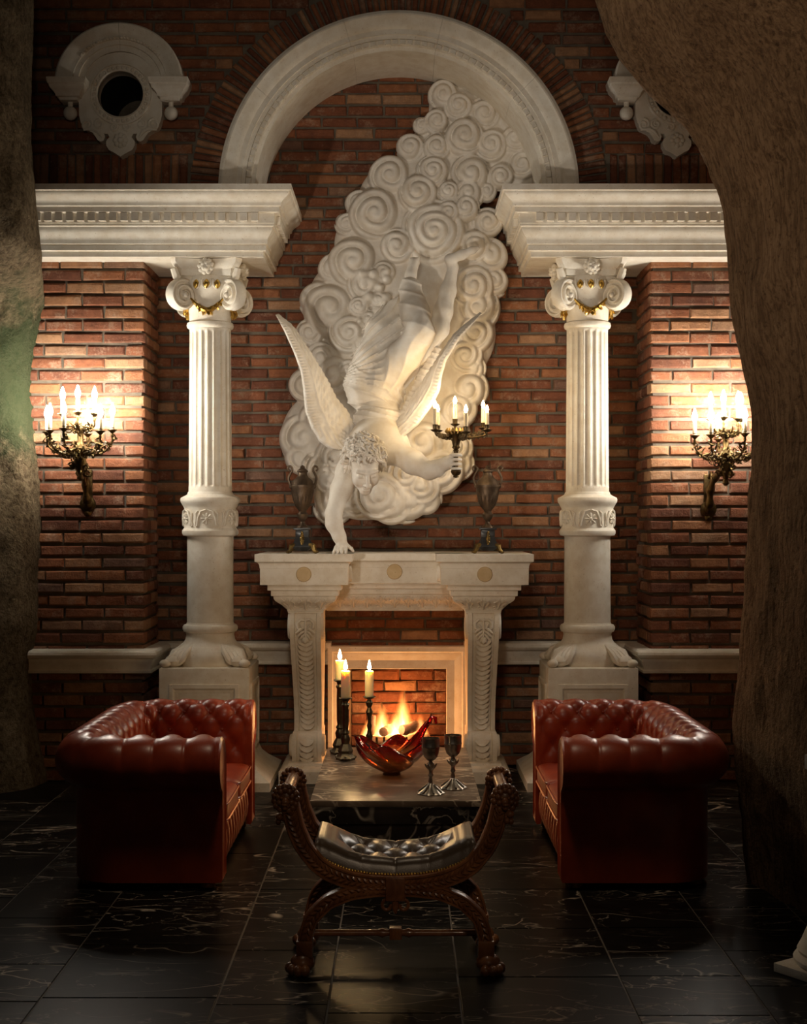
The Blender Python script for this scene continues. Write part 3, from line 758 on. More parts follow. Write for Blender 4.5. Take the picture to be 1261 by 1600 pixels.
def build_column():
    rt = thing('column', 'x', 'column', (0, 0, 0), 'fluted columns beside the fireplace')
    # pedestal
    ph = 0.28
    m = MB(); m.box((-ph, -ph, 0.14), (ph, ph, 0.742), 0.008)
    ped = m.build('pedestal', 'stone', rt, smooth=30)
    m = MB(); fp = [(0.0, 0.0), (0.0, 0.010), (0.022, 0.014), (0.034, 0.004), (0.052, 0.002), (0.056, -0.006), (0.056, -0.02), (0.0, -0.02)]
    # moulded panel frames on front and sides (mapped from plan sweep into the face plane)
    for rot in range(4):
        q = MB(); a, b, c, d = -0.215, 0.215, 0.20, 0.64
        loop = [(a, c), (a, d), (b, d), (b, c)]; G = []
        for (x, z), (sx, sz) in zip(loop, ((1, 1), (1, -1), (-1, -1), (-1, 1))):
            G.append([(x + sx * o, -ph - y, z + sz * o) for o, y in fp])
        q.grid(G, closeu=True, closev=True); q.xf(Matrix.Rotation(rot * PI / 2, 4, 'Z')); m.add(q.v, q.f)
    m.build('panel_frame', 'stone', ped, smooth=30)
    m = MB(); G = []
    for o, z in ((0.14, 0.0), (0.14, 0.055), (0.125, 0.065), (0.06, 0.11), (0.02, 0.15), (0.0, 0.20)):
        e = ph + o; G.append([(-e, -e, z), (e, -e, z), (e, e, z), (-e, e, z)])
    m.grid(G, closev=True, flip=True); m.f.append((3, 2, 1, 0)); m.build('splayed_base', 'stone', rt, smooth=35)
    # turned base
    m = MB(); m.lathe([(0.225, 0.742), (0.232, 0.76), (0.232, 0.80), (0.222, 0.835), (0.195, 0.862), (0.170, 0.88), (0.158, 0.90), (0.152, 0.93), (0.155, 0.945), (0.168, 0.95), (0.175, 0.965), (0.175, 0.98), (0.168, 0.992), (0.152, 0.998), (0.147, 1.01)], 48)
    base = m.build('base', 'stone', rt, smooth=35)
    for cx, cy in ((-1, -1), (1, -1), (1, 1), (-1, 1)):
        m = MB(); d = Vector((cx, cy, 0)).normalized(); s_ = Vector((-d.y, d.x, 0))
        for k in range(-3, 4):
            p0 = d * 0.165 + s_ * (0.012 * k) + Vector((0, 0, 0.872)); p1 = d * (0.26 - abs(k) * 0.008) + s_ * (0.022 * k) + Vector((0, 0, 0.83)); p2 = d * (0.325 - abs(k) * 0.020) + s_ * (0.020 * k) + Vector((0, 0, 0.785)); p3 = d * (0.355 - abs(k) * 0.026) + s_ * (0.015 * k) + Vector((0, 0, 0.765))
            m.tube([p0, p1, p2, p3], [0.010, 0.019, 0.020, 0.012], 7)
        m.ball(d * 0.35 + Vector((0, 0, 0.768)), (0.036, 0.036, 0.026), 6, 10); m.ball(d * 0.28 + Vector((0, 0, 0.78)), (0.06, 0.06, 0.04), 6, 10); m.build('corner_leaf', 'stone', base)
    m = MB(); m.lathe([(0.1475, 1.005), (0.1475, 1.10), (0.1465, 1.30), (0.146, 1.55), (0.150, 1.562)], 48); m.build('lower_shaft', 'stone', rt)
    m = MB(); m.lathe([(0.150, 1.556), (0.172, 1.562), (0.179, 1.575), (0.179, 1.592), (0.168, 1.606), (0.165, 1.612), (0.165, 1.735), (0.172, 1.748), (0.180, 1.762), (0.188, 1.775), (0.190, 1.79), (0.186, 1.802), (0.165, 1.812), (0.148, 1.822), (0.140, 1.84)], 48)
    band = m.build('band', 'stone', rt, smooth=35)
    for kk in range(6):
        a0 = -PI / 2 + kk * PI / 3
        def W(x, z, y=0.0):
            t = a0 + x / 0.167; r = 0.167 + y; return (r * math.cos(t), r * math.sin(t), z)
        m = MB(); zc = 1.668
        for i in range(8):
            t = 2 * PI * i / 8; m.tube([W(0.010 * math.cos(t), zc + 0.010 * math.sin(t), 0.004), W(0.024 * math.cos(t), zc + 0.024 * math.sin(t), 0.005), W(0.035 * math.cos(t), zc + 0.035 * math.sin(t), 0.001)], [0.004, 0.008, 0.007], 6)
        m.ball(W(0, zc, 0.006), 0.011, 5, 8)
        for sgn in (-1, 1):
            m.tube([W(sgn * 0.004, zc + 0.056, 0.003), W(sgn * 0.036, zc + 0.046, 0.004), W(sgn * 0.054, zc + 0.005, 0.004), W(sgn * 0.060, zc - 0.040, 0.002), W(sgn * 0.074, zc - 0.048, 0.002)], [0.006, 0.008, 0.009, 0.008, 0.004], 6)
            m.tube([W(sgn * 0.055, zc + 0.050, 0.003), W(sgn * 0.070, zc + 0.035, 0.003), W(sgn * 0.066, zc - 0.010, 0.004), W(sgn * 0.078, zc - 0.045, 0.002)], [0.005, 0.008, 0.008, 0.004], 6)
        m.build('rosette', 'stone', band)
    # fluted shaft
    nf = 20
    def flute(t, z):
        e = min(1.0, max(0.0, (z - 1.872) / 0.02), max(0.0, (2.862 - z) / 0.02)) if 1.872 < z < 2.862 else 0.0
        f = (t * nf / (2 * PI)) % 1.0; d = abs(f - 0.5)
        return 1.0 - 0.085 * math.sqrt(e) * (math.sqrt(max(0.0, 1 - (d / 0.38) ** 2)) if d < 0.38 else 0.0)
    zs = [1.835, 1.86, 1.872, 1.876, 1.882, 1.892] + [1.9 + 0.94 * i / 8 for i in range(9)] + [2.846, 2.855, 2.862, 2.872, 2.886]
    m = MB(); m.lathe([(0.1375 - 0.006 * (z - 1.84), z) for z in zs], 240, rfun=flute); m.build('fluted_shaft', 'stone', rt, smooth=50)
    # capital
    m = MB(); m.lathe([(0.131, 2.875), (0.145, 2.884), (0.150, 2.898), (0.146, 2.914), (0.132, 2.922), (0.134, 2.96), (0.140, 3.0), (0.142, 3.05), (0.150, 3.09), (0.168, 3.12), (0.178, 3.16), (0.165, 3.20)], 48)
    cap = m.build('capital', 'stone', rt, smooth=40)
    # concave-sided abacus with mitred corners
    def absq(e, bow):
        pts = []
        for k in range(4):
            a = k * PI / 2; cx0 = e - 0.035
            for i in range(11):
                t = -1 + 2 * i / 10; x = cx0 * t; y = -(e - bow * (1 - t * t))
                pts.append((x * math.cos(a) - y * math.sin(a), x * math.sin(a) + y * math.cos(a)))
        return pts
    m = MB(); G = []
    for e, z in ((0.185, 3.195), (0.19, 3.215), (0.19, 3.235), (0.20, 3.24), (0.212, 3.258), (0.222, 3.275), (0.224, 3.298)): G.append([(x, y, z) for x, y in absq(e, 0.045)])
    m.grid(G, closev=True, flip=True); m.f.append(tuple(reversed(range(44)))); m.f.append(tuple(6 * 44 + k for k in range(44))); m.build('abacus', 'stone', cap, smooth=35)
    for k in range(4):
        a = PI / 4 + k * PI / 2; ax = Vector((math.cos(a), math.sin(a), 0)); c = ax * 0.228 + Vector((0, 0, 3.068)); m = MB()
        spiral_ribbon(m, c, ax, 0.096, 2.3, 0.040, 0.017, -1, PI / 2 + 0.35)
        # solid web and eye
        pp = ax.cross(Vector((0, 0, 1)))
        for h_, rr in ((0.024, 0.092),):
            n = 28; ring = [c + ax * (rr * math.cos(2 * PI * i / n)) + Vector((0, 0, rr * math.sin(2 * PI * i / n))) for i in range(n)]
            m.add([q - pp * h_ for q in ring] + [q + pp * h_ for q in ring], [tuple(range(n)), tuple(reversed(range(n, 2 * n)))] + [(i, (i + 1) % n, (i + 1) % n + n, i + n) for i in range(n)])
        m.ball(c + pp * 0.045, 0.018, 6, 10); m.ball(c - pp * 0.045, 0.018, 6, 10)
        # neck joining scroll to the abacus
        m.tube([ax * 0.12 + Vector((0, 0, 3.185)), ax * 0.19 + Vector((0, 0, 3.178)), ax * 0.235 + Vector((0, 0, 3.16))], [0.030, 0.028, 0.022], 8)
        m.build('volute', 'stone', cap, smooth=50)
        # acanthus under abacus corner
        m = MB(); m.tube([ax * 0.24 + Vector((0, 0, 3.14)), ax * 0.262 + Vector((0, 0, 3.185)), ax * 0.285 + Vector((0, 0, 3.235))], [0.016, 0.026, 0.022], 7); m.build('corner_leaf', 'stone', cap)
    for k in range(4):
        a = -PI / 2 + k * PI / 2; f = Vector((math.cos(a), math.sin(a), 0)); s_ = Vector((-f.y, f.x, 0))
        # mask / flower in the middle of the abacus
        m = MB(); c = f * 0.20 + Vector((0, 0, 3.245)); m.ball(c, (0.042, 0.042, 0.048), 8, 12)
        for i in range(9):
            t = 2 * PI * i / 9 + 0.3; m.ball(c + s_ * (0.036 * math.cos(t)) + Vector((0, 0, 0.038 * math.sin(t))) + f * 0.012, 0.0175, 5, 8)
        for i in range(5):
            t = 2 * PI * i / 5; m.ball(c + s_ * (0.017 * math.cos(t)) + Vector((0, 0, 0.018 * math.sin(t))) + f * 0.034, 0.0125, 5, 8)
        m.build('flower', 'stone', cap)
        for i in (-1, 0, 1):
            b = a + i * 0.38; g = Vector((math.cos(b), math.sin(b), 0)); c = g * 0.174 + Vector((0, 0, 3.143))
            m = MB(); pts = []; sd = Vector((-g.y, g.x, 0))
            for q in range(17):
                t = PI * 1.12 + (2 * PI - 0.24 * PI) * q / 16 - PI * 0.0
                t = -PI * 1.12 + PI * 1.24 * q / 16
                pts.append(c + sd * (0.028 * math.cos(t)) + Vector((0, 0, 0.040 * math.sin(t) + 0.012)) + g * 0.004)
            m.tube(pts, 0.007, 6); m.build('egg_frame', 'stone', cap)
            m = MB(); G = []
            for q in range(9):
                t = q / 8; rr = 0.021 * math.sin(PI * min(1, t * 0.94 + 0.06)) ** 0.8
                G.append([c + sd * (rr * math.cos(2 * PI * j / 12)) + g * (rr * 0.8 * math.sin(2 * PI * j / 12) + 0.004) + Vector((0, 0, -0.033 + 0.062 * t)) for j in range(12)])
            m.grid(G, closev=True); m.f.append(tuple(range(12))); m.f.append(tuple(8 * 12 + j for j in range(12))); m.build('gilded_egg', 'gold', cap)['label'] = 'gilded egg ornament'
        # gilded garland from volute to volute
        m = MB(); pts = []
        for i in range(25):
            t = -1 + 2 * i / 24; b = a + t * 0.62; g = Vector((math.cos(b), math.sin(b), 0)); rr = 0.148 + 0.03 * t * t
            pts.append(g * rr + Vector((0, 0, 3.055 - 0.075 * (1 - t * t))))
        m.tube(pts, [0.006 + 0.012 * (1 - abs(-1 + 2 * i / 24) ** 2) for i in range(25)], 7)
        r2 = random.Random(k)
        for i in range(2, 23):
            for q in range(4):
                p = pts[i]; d = Vector((r2.uniform(-1, 1), r2.uniform(-1, 1), r2.uniform(-1, 1))).normalized(); e = 0.010 + 0.010 * (1 - abs(-1 + i / 12.0))
                m.tube([p + d * e * 0.6, p + d * e * 1.2 + Vector((0, 0, -0.006)), p + d * e * 1.5 + Vector((0, 0, -0.014))], [0.005, 0.006, 0.002], 5)
        m.build('gilded_garland', 'gold', cap)['label'] = 'gilded leaf garland'
    return rt
colL = build_column(); colL.location = (-COLX, COLY, 0); colL['label'] = 'white fluted column with gilded capital left of the fireplace'
colR = copy_tree(colL); colR.location = (COLX, COLY, 0); colR['label'] = 'white fluted column with gilded capital right of the fireplace'

# ================================================================== mantelpiece
MX = -0.027
rt = thing('mantelpiece', 'carved cream stone fireplace mantelpiece on two scrolled console legs', 'fireplace', (MX, -0.35, 0.0))
mp = [(-0.02, 1.075), (0.0, 1.075), (0.0, 1.084)] + ogee(0.004, 1.088, 0.084, 1.182, 10) + [(0.086, 1.186), (0.098, 1.188), (0.098, 1.221), (0.118, 1.224), (0.118, 1.256), (0.160, 1.259), (0.160, 1.36)] + \
     [(0.162 + 0.018 * (1 - math.cos(i * PI / 10)), 1.362 + 0.036 * math.sin(i * PI / 10)) for i in range(6)] + [(0.19, 1.404), (0.19, 1.449), (-0.02, 1.449)]
BW = 0.11; BFY = -0.66
def leaf_motif(m, S, x, w_, h0, h1, flip=1):
    """acanthus-like relief on a surface S(x, t) t=0 bottom 1 top"""
    tb = lambda pts, r: m.tube([S(*q) for q in pts], r, 5, True)
    tb([(x, h0 + 0.05), (x, (h0 + h1) / 2), (x, h1 - 0.03)], [0.006, 0.008, 0.003])
    for sgn in (-1, 1):
        tb([(x, h0 + 0.2), (x + sgn * w_ * 0.22, h0 + 0.32), (x + sgn * w_ * 0.36, h0 + 0.56), (x + sgn * w_ * 0.20, h1 - 0.25), (x + sgn * w_ * 0.34, h1 - 0.06)], [0.003, 0.0055, 0.007, 0.006, 0.0035])
        pts = []
        for i in range(12):
            f = i / 11; a = -PI / 2 + sgn * 0 + f * 1.6 * PI * -sgn; q = w_ * 0.17 * (1 - 0.65 * f); pts.append((x + sgn * w_ * 0.27 + q * math.cos(a), h0 + 0.20 + 0.9 * q / 0.1 * math.sin(a)))
        tb(pts, 0.0045)
        tb([(x + sgn * w_ * 0.08, h0 + 0.5), (x + sgn * w_ * 0.12, h1 - 0.25), (x + sgn * w_ * 0.08, h1 - 0.05)], [0.003, 0.0055, 0.003])
ogp = ogee(0.004, 1.088, 0.084, 1.182, 20)
def cove(t):
    f = max(0, min(1, t)) * 20; i = min(19, int(f)); f -= i; a, b = ogp[i], ogp[i + 1]; return a[0] + (b[0] - a[0]) * f, a[1] + (b[1] - a[1]) * f
for sgn in (-1, 1):
    cx = MX + sgn * 0.558; x0, x1 = cx - BW, cx + BW
    m = MB(); m.mould(mp, [(x0, -0.02), (x0, BFY), (x1, BFY), (x1, -0.02)], 1)
    m.box((x0 - 0.001, BFY - 0.001, 1.076), (x1 + 0.001, -0.003, 1.4485)); blk = m.build('end_block', 'stone', rt, smooth=32)
    m = MB()
    for i in range(3):
        xx = (i - 1) * 0.088
        def S(x, t, cx=cx):
            o, z = cove(t); return (cx + x * (1 + o * 3.2), BFY - o - 0.001, z)
        leaf_motif(m, S, xx, 0.088, 0.05, 0.97)
    for side in (-1, 1):
        for i in range(5):
            def S(x, t, side=side, cx=cx):
                o, z = cove(t); return (cx + side * (BW + o + 0.001), x, z)
            leaf_motif(m, S, BFY + 0.05 + i * 0.095, 0.088, 0.05, 0.97)
    m.build('carved_leaves', 'stone', blk, smooth=60)['kind'] = 'stuff'
    def disc(c, axis, r, h, mat='yellowstone'):
        m = MB(); m.lathe([(r, 0), (r, h * 0.7), (r * 0.93, h), (0.002, h * 1.05)], 32)
        if axis == 'y': m.xf(Matrix.Translation(c) @ Matrix.Rotation(PI / 2, 4, 'X'))
        else: m.xf(Matrix.Translation(c) @ Matrix.Rotation(axis * PI / 2, 4, 'Y'))
        return m
    disc((cx, BFY - 0.158, 1.325), 'y', 0.047, 0.014).build('roundel', 'yellowstone', blk)['label'] = 'yellow stone roundel'
    for side in (-1, 1):
        disc((cx + side * (BW + 0.158), BFY + 0.10, 1.325), side, 0.060, 0.022).build('roundel', 'stone', blk)
# centre beam
m = MB(); bx0, bx1 = MX - 0.44, MX + 0.44; BY = -0.42
m.mould(mp, [(bx0, BY), (bx1, BY)]); m.box((bx0, BY - 0.001, 1.0755), (bx1, -0.003, 1.4485)); beam = m.build('centre_beam', 'stone', rt, smooth=32)
m = MB()
for i in range(9):
    def S(x, t):
        o, z = cove(t); return (x, BY - o - 0.001, z)
    leaf_motif(m, S, MX + (i - 4) * 0.088, 0.088, 0.05, 0.97)
m.build('carved_leaves', 'stone', beam, smooth=60)['kind'] = 'stuff'
disc((MX, BY - 0.158, 1.333), 'y', 0.049, 0.014).build('roundel', 'yellowstone', beam)['label'] = 'yellow stone roundel'
# console legs
lk = [(1.078, -0.66), (1.04, -0.675), (1.0, -0.685), (0.94, -0.685), (0.88, -0.665), (0.80, -0.62), (0.70, -0.555), (0.60, -0.50), (0.50, -0.455), (0.40, -0.43), (0.33, -0.435), (0.305, -0.45), (0.30, -0.50), (0.28, -0.53), (0.25, -0.545), (0.20, -0.55), (0.16, -0.545), (0.13, -0.53), (0.12, -0.52)]
def legy(z):
    for (a, ya), (b, yb) in zip(lk, lk[1:]):
        if a >= z >= b: return ya + (yb - ya) * (a - z) / max(1e-6, a - b)
    return lk[-1][1]
for sgn in (-1, 1):
    cx = MX + sgn * 0.558
    m = MB(); G = []
    for z, y in lk:
        hw = 0.098 - 0.010 * max(0, min(1, (1.0 - z) / 0.6)) + (0.006 if z < 0.301 else 0); yb = -0.20 if z > 0.9 else -0.16
        e = 0.028; G.append([(cx - hw, yb, z), (cx - hw, y, z), (cx - hw + e, y, z), (cx - hw + e + 0.004, y + 0.014, z), (cx + hw - e - 0.004, y + 0.014, z), (cx + hw - e, y, z), (cx + hw, y, z), (cx + hw, yb, z)])
    m.grid(G, closev=True); m.f.append(tuple(range(8))); m.f.append(tuple((len(lk) - 1) * 8 + k for k in range(8)))
    # wall pilaster behind the scroll
    m.box((cx - 0.085, -0.24, 0.12), (cx + 0.085, -0.01, 1.077)); leg = m.build('console_leg', 'stone', rt, smooth=32)
    for side in (-1, 1):
        m = MB(); spiral_ribbon(m, (cx + side * 0.098, -0.58, 0.985), (0, 1, 0), 0.085, 2.2, 0.016, 0.013, 1, PI / 2, 50); m.build('side_scroll', 'stone', leg, smooth=60)
        m = MB(); spiral_ribbon(m, (cx + side * 0.098, -0.475, 0.21), (0, 1, 0), 0.075, 2.2, 0.016, 0.012, 1, 0, 50); m.build('side_scroll', 'stone', leg, smooth=60)
    zs = [0.905 - 0.0325 * i for i in range(18)] + [0.262, 0.222, 0.182, 0.148]
    for i, z in enumerate(zs):
        m = MB(); G = []; wsc = 0.050 - 0.004 * (i / 18.0); hz = 0.036
        for q in range(5):
            r = q / 4; row = []
            for a in range(13):
                t = PI + PI * a / 12; x = wsc * r * math.cos(t) ; dz = hz * r * math.sin(t) * (1.0 + 0.25 * math.cos(2 * (t - PI * 1.5)) * 0.5)
                zz = z + dz; row.append((cx + x, legy(zz) + 0.012 - 0.004 - 0.020 * r ** 1.5 * (1 if r < 0.99 else 0.9), zz))
            G.append(row)
        G.append([(p[0] * 1.0, p[1] + 0.022, p[2] - 0.001) for p in G[-1]])
        m.grid(G); m.build('leaf_scale', 'stone', leg, smooth=60)
    # acanthus at the head of the leg
    m = MB()
    def A2(x, z, y=0.0): return (cx + x, legy(z) + 0.010 - y, z)
    m.tube([A2(0, 1.045, 0.004), A2(0, 0.98, 0.014), A2(0, 0.91, 0.022)], [0.006, 0.008, 0.006], 6)
    for sd in (-1, 1):
        m.tube([A2(sd * 0.006, 1.03, 0.006), A2(sd * 0.03, 1.035, 0.012), A2(sd * 0.052, 1.015, 0.014), A2(sd * 0.050, 0.985, 0.014), A2(sd * 0.028, 0.965, 0.016), A2(sd * 0.018, 0.99, 0.016), A2(sd * 0.03, 1.005, 0.016)], [0.006, 0.009, 0.010, 0.009, 0.008, 0.007, 0.006], 7)
        for j in range(4):
            z0 = 0.985 - j * 0.02; xo = 0.058 - j * 0.013
            m.tube([A2(sd * 0.008, z0, 0.012), A2(sd * xo * 0.6, z0 - 0.012, 0.018), A2(sd * xo, z0 - 0.034, 0.020)], [0.006, 0.009, 0.005], 6)
    m.ball(A2(0, 0.905, 0.022), (0.016, 0.012, 0.022), 6, 8)
    m.build('acanthus', 'stone', leg, smooth=60)
    m = MB(); m.mould([(-0.05, 0.0), (0.07, 0.0), (0.07, 0.075), (0.062, 0.085), (0.045, 0.095), (0.02, 0.105), (0.015, 0.121), (-0.05, 0.121)], [(cx - 0.10, -0.05), (cx - 0.10, -0.58), (cx + 0.10, -0.58), (cx + 0.10, -0.05)], 1)
    m.box((cx - 0.10, -0.58, 0.0), (cx + 0.10, -0.02, 0.1205)); m.build('leg_base', 'stone', rt, smooth=32)

# ================================================================== firebox
rt = thing('firebox', 'brick-lined firebox with a moulded cream stone surround', 'fireplace', (0, 0, 0))
fpr = [(0.0, 0.0), (0.0, 0.10), (0.012, 0.108), (0.028, 0.108), (0.036, 0.092), (0.046, 0.086), (0.060, 0.070), (0.076, 0.060), (0.082, 0.050), (0.084, 0.044), (0.134, 0.040), (0.136, 0.036), (0.136, 0.0)]
m = MB(); G = []
for (x, z), (sx, sz) in zip([(FX0, 0.0), (FX0, FZ + 0.015), (FX1, FZ + 0.015), (FX1, 0.0)], ((1, 0), (1, -1), (-1, -1), (-1, 0))):
    G.append([(x + sx * o, -y - 0.0, z + sz * o * (0.155 / 0.136 if sz else 1)) for o, y in fpr])
m.grid(G, closev=True); k_ = len(fpr); m.f.append(tuple(range(k_))); m.f.append(tuple(3 * k_ + k for k in range(k_))); m.build('surround', 'stone', rt, smooth=30)
m = MB(); m.box((IX0 - 0.04, 0.385, 0.0), (IX1 + 0.04, 0.45, IZ + 0.1)); m.box((IX0 - 0.08, 0.0, 0.0), (IX0 - 0.004, 0.45, IZ + 0.1)); m.box((IX1 + 0.004, 0.0, 0.0), (IX1 + 0.08, 0.45, IZ + 0.1)); m.box((IX0 - 0.08, 0.0, IZ + 0.03), (IX1 + 0.08, 0.45, IZ + 0.12))
fb = m.build('lining', 'mortar', rt, smooth=0)
z = 0.003; k = 0
def one_brick(par, c, L_, T, H, rz=0.0):
    me, d = brick_mesh('fb%.2f' % (round(L_ / 0.06) * 0.06), L_, T, H, rnd.randrange(3)); o = bpy.data.objects.new('brick', me); COL.objects.link(o); o.parent = par
    o.matrix_local = Matrix.Translation(c) @ Matrix.Rotation(rz, 4, 'Z') @ Matrix.Diagonal((L_ / d[0], T / d[1], H / d[2], 1))
while z < IZ + 0.02:
    h = CH - 0.009
    for a, b in runs(IX0, IX1, (k % 2) * 0.12, 0.235, 0.009): one_brick(fb, ((a + b) / 2, 0.37 + rnd.uniform(-0.004, 0.004), z + h / 2), b - a, BT, h)
    for a, b in runs(0.0, 0.35, (k % 2) * 0.12, 0.235, 0.009):
        one_brick(fb, (IX0 - 0.004 - 0.012, (a + b) / 2, z + h / 2), b - a, 0.03, h, PI / 2); one_brick(fb, (IX1 + 0.004 + 0.012, (a + b) / 2, z + h / 2), b - a, 0.03, h, -PI / 2)
    z += CH; k += 1
m = MB(); m.box((FX0 - 0.05, -0.1, 0.0), (FX1 + 0.05, 0.385, 0.03), 0.004); m.build('hearth_slab', 'tableside', rt, smooth=0)
# iron grate, logs and flames
gr = thing('fire_grate', 'black iron grate holding the burning logs', 'grate', (0.0, 0.13, 0.03))
for i in range(9):
    x = -0.2 + i * 0.05; m = MB(); m.tube([(x, -0.02, 0.20), (x, -0.01, 0.12), (x, 0.05, 0.115), (x, 0.24, 0.115), (x, 0.28, 0.16)], 0.008, 6); m.build('bar', 'darkmetal', gr)
for y in (0.02, 0.22):
    m = MB(); m.tube([(-0.23, y, 0.105), (0.23, y, 0.105)], 0.009, 6); m.build('rail', 'darkmetal', gr)
    for x in (-0.19, 0.19):
        m = MB(); m.tube([(x, y, 0.105), (x, y, 0.03)], 0.010, 6); m.build('leg', 'darkmetal', gr)
for i, (a, b, r, lab) in enumerate([((-0.20, 0.05, 0.155), (0.20, 0.12, 0.165), 0.036, 'long charred log across the front of the grate'), ((-0.22, 0.18, 0.16), (0.17, 0.2, 0.17), 0.042, 'charred log lying at the back of the grate'),
                           ((-0.185, 0.10, 0.205), (-0.180, 0.12, 0.325), 0.022, 'short glowing log standing upright in the fire'), ((0.02, 0.02, 0.238), (0.17, 0.20, 0.252), 0.036, 'grey ashy log tilted on top right of the fire'), ((-0.11, 0.02, 0.228), (-0.03, 0.20, 0.244), 0.030, 'charred log crossing the middle of the fire')]):
    a, b = Vector(a), Vector(b); lg = thing('log', lab, 'log', tuple(a), 'logs in the fire'); m = MB(); n = 8
    pts = [a.lerp(b, q / n) + Vector((rnd.uniform(-1, 1), rnd.uniform(-1, 1), rnd.uniform(-1, 1))) * 0.004 for q in range(n + 1)]
    m.tube(pts, [r * rnd.uniform(0.88, 1.08) for _ in pts], 10); m.build('bark', 'log', lg)
def flame_mat():
    m = bpy.data.materials.new('fire_flame'); m.use_nodes = True; nt = m.node_tree; nt.nodes.clear()
    o = N(nt, 'ShaderNodeOutputMaterial'); e = N(nt, 'ShaderNodeEmission'); tc = N(nt, 'ShaderNodeTexCoord'); sx = N(nt, 'ShaderNodeSeparateXYZ')
    L(nt, tc.outputs['Generated'], sx.inputs[0])
    # generated 0..1: radial falloff from the axis, narrowing with height
    dx = math_(nt, 'SUBTRACT', sx.outputs[0], 0.5); dy = math_(nt, 'SUBTRACT', sx.outputs[1], 0.5)
    rr = math_(nt, 'SQRT', math_(nt, 'ADD', math_(nt, 'MULTIPLY', dx, dx), math_(nt, 'MULTIPLY', dy, dy)))
    z = sx.outputs[2]; wd = math_(nt, 'ADD', math_(nt, 'MULTIPLY', math_(nt, 'SUBTRACT', 1.0, z), 0.42), 0.06)
    f = math_(nt, 'SUBTRACT', 1.0, math_(nt, 'DIVIDE', rr, wd), True)
    nz = N(nt, 'ShaderNodeTexNoise'); nz.inputs['Scale'].default_value = 3.0; mp_ = N(nt, 'ShaderNodeMapping'); mp_.inputs['Scale'].default_value = (2.5, 2.5, 0.9); L(nt, tc.outputs['Generated'], mp_.inputs[0]); L(nt, mp_.outputs[0], nz.inputs['Vector'])
    f = math_(nt, 'MULTIPLY', f, math_(nt, 'ADD', math_(nt, 'MULTIPLY', nz.outputs['Fac'], 1.4), 0.1))
    fade = ramp(nt, z, [(0.0, 0.55), (0.12, 1.0), (0.45, 0.6), (1.0, 0.0)]).outputs[0]
    f = math_(nt, 'MULTIPLY', f, fade)
    cr = ramp(nt, f, [(0.0, (1.0, 0.22, 0.03)), (0.35, (1.0, 0.42, 0.10)), (0.7, (1.0, 0.72, 0.38))])
    L(nt, cr.outputs[0], e.inputs[0]); L(nt, math_(nt, 'MULTIPLY', f, 100.0), e.inputs[1]); L(nt, e.outputs[0], o.inputs['Volume']); return m
M['flame'] = flame_mat()
fire = thing('fire', 'bright orange log fire burning behind the glass bowl', 'fire', (0.0, 0.10, 0.17))
for i, (x, y, z0, h, r, lab) in enumerate([(0.02, 0.10, 0.17, 0.36, 0.11, 'tallest orange flame rising in the middle of the fire'), (-0.12, 0.10, 0.17, 0.27, 0.10, 'orange flame on the left of the fire'), (-0.03, 0.06, 0.18, 0.20, 0.09, 'low bright flame at the front of the fire'), (0.15, 0.12, 0.17, 0.18, 0.08, 'small flame licking the right end of the logs'), (-0.21, 0.12, 0.17, 0.15, 0.07, 'small flame at the left end of the logs')]):
    m = MB(); G = []; n = 16
    for q in range(n + 1):
        t = q / n; rr = r * (math.sin(PI * min(1, 0.25 + t * 0.75)) ** 0.7) * (1 - t) ** 0.25 + 0.004; ox = 0.02 * math.sin(t * 4 + i) * t; G.append([(x + ox + rr * math.cos(2 * PI * k / 16), y + rr * math.sin(2 * PI * k / 16), z0 + h * t) for k in range(16)])
    m.grid(G, closev=True); m.f.append(tuple(range(16))); m.f.append(tuple(n * 16 + k for k in range(16)))
    m.build('flame', 'flame', fire)
light('fire_glow', 'POINT', (-0.02, 0.10, 0.34), 5, (1.0, 0.40, 0.12), size=0.07)
light('fire_glow_front', 'POINT', (-0.02, -0.03, 0.30), 6, (1.0, 0.45, 0.16), size=0.06)

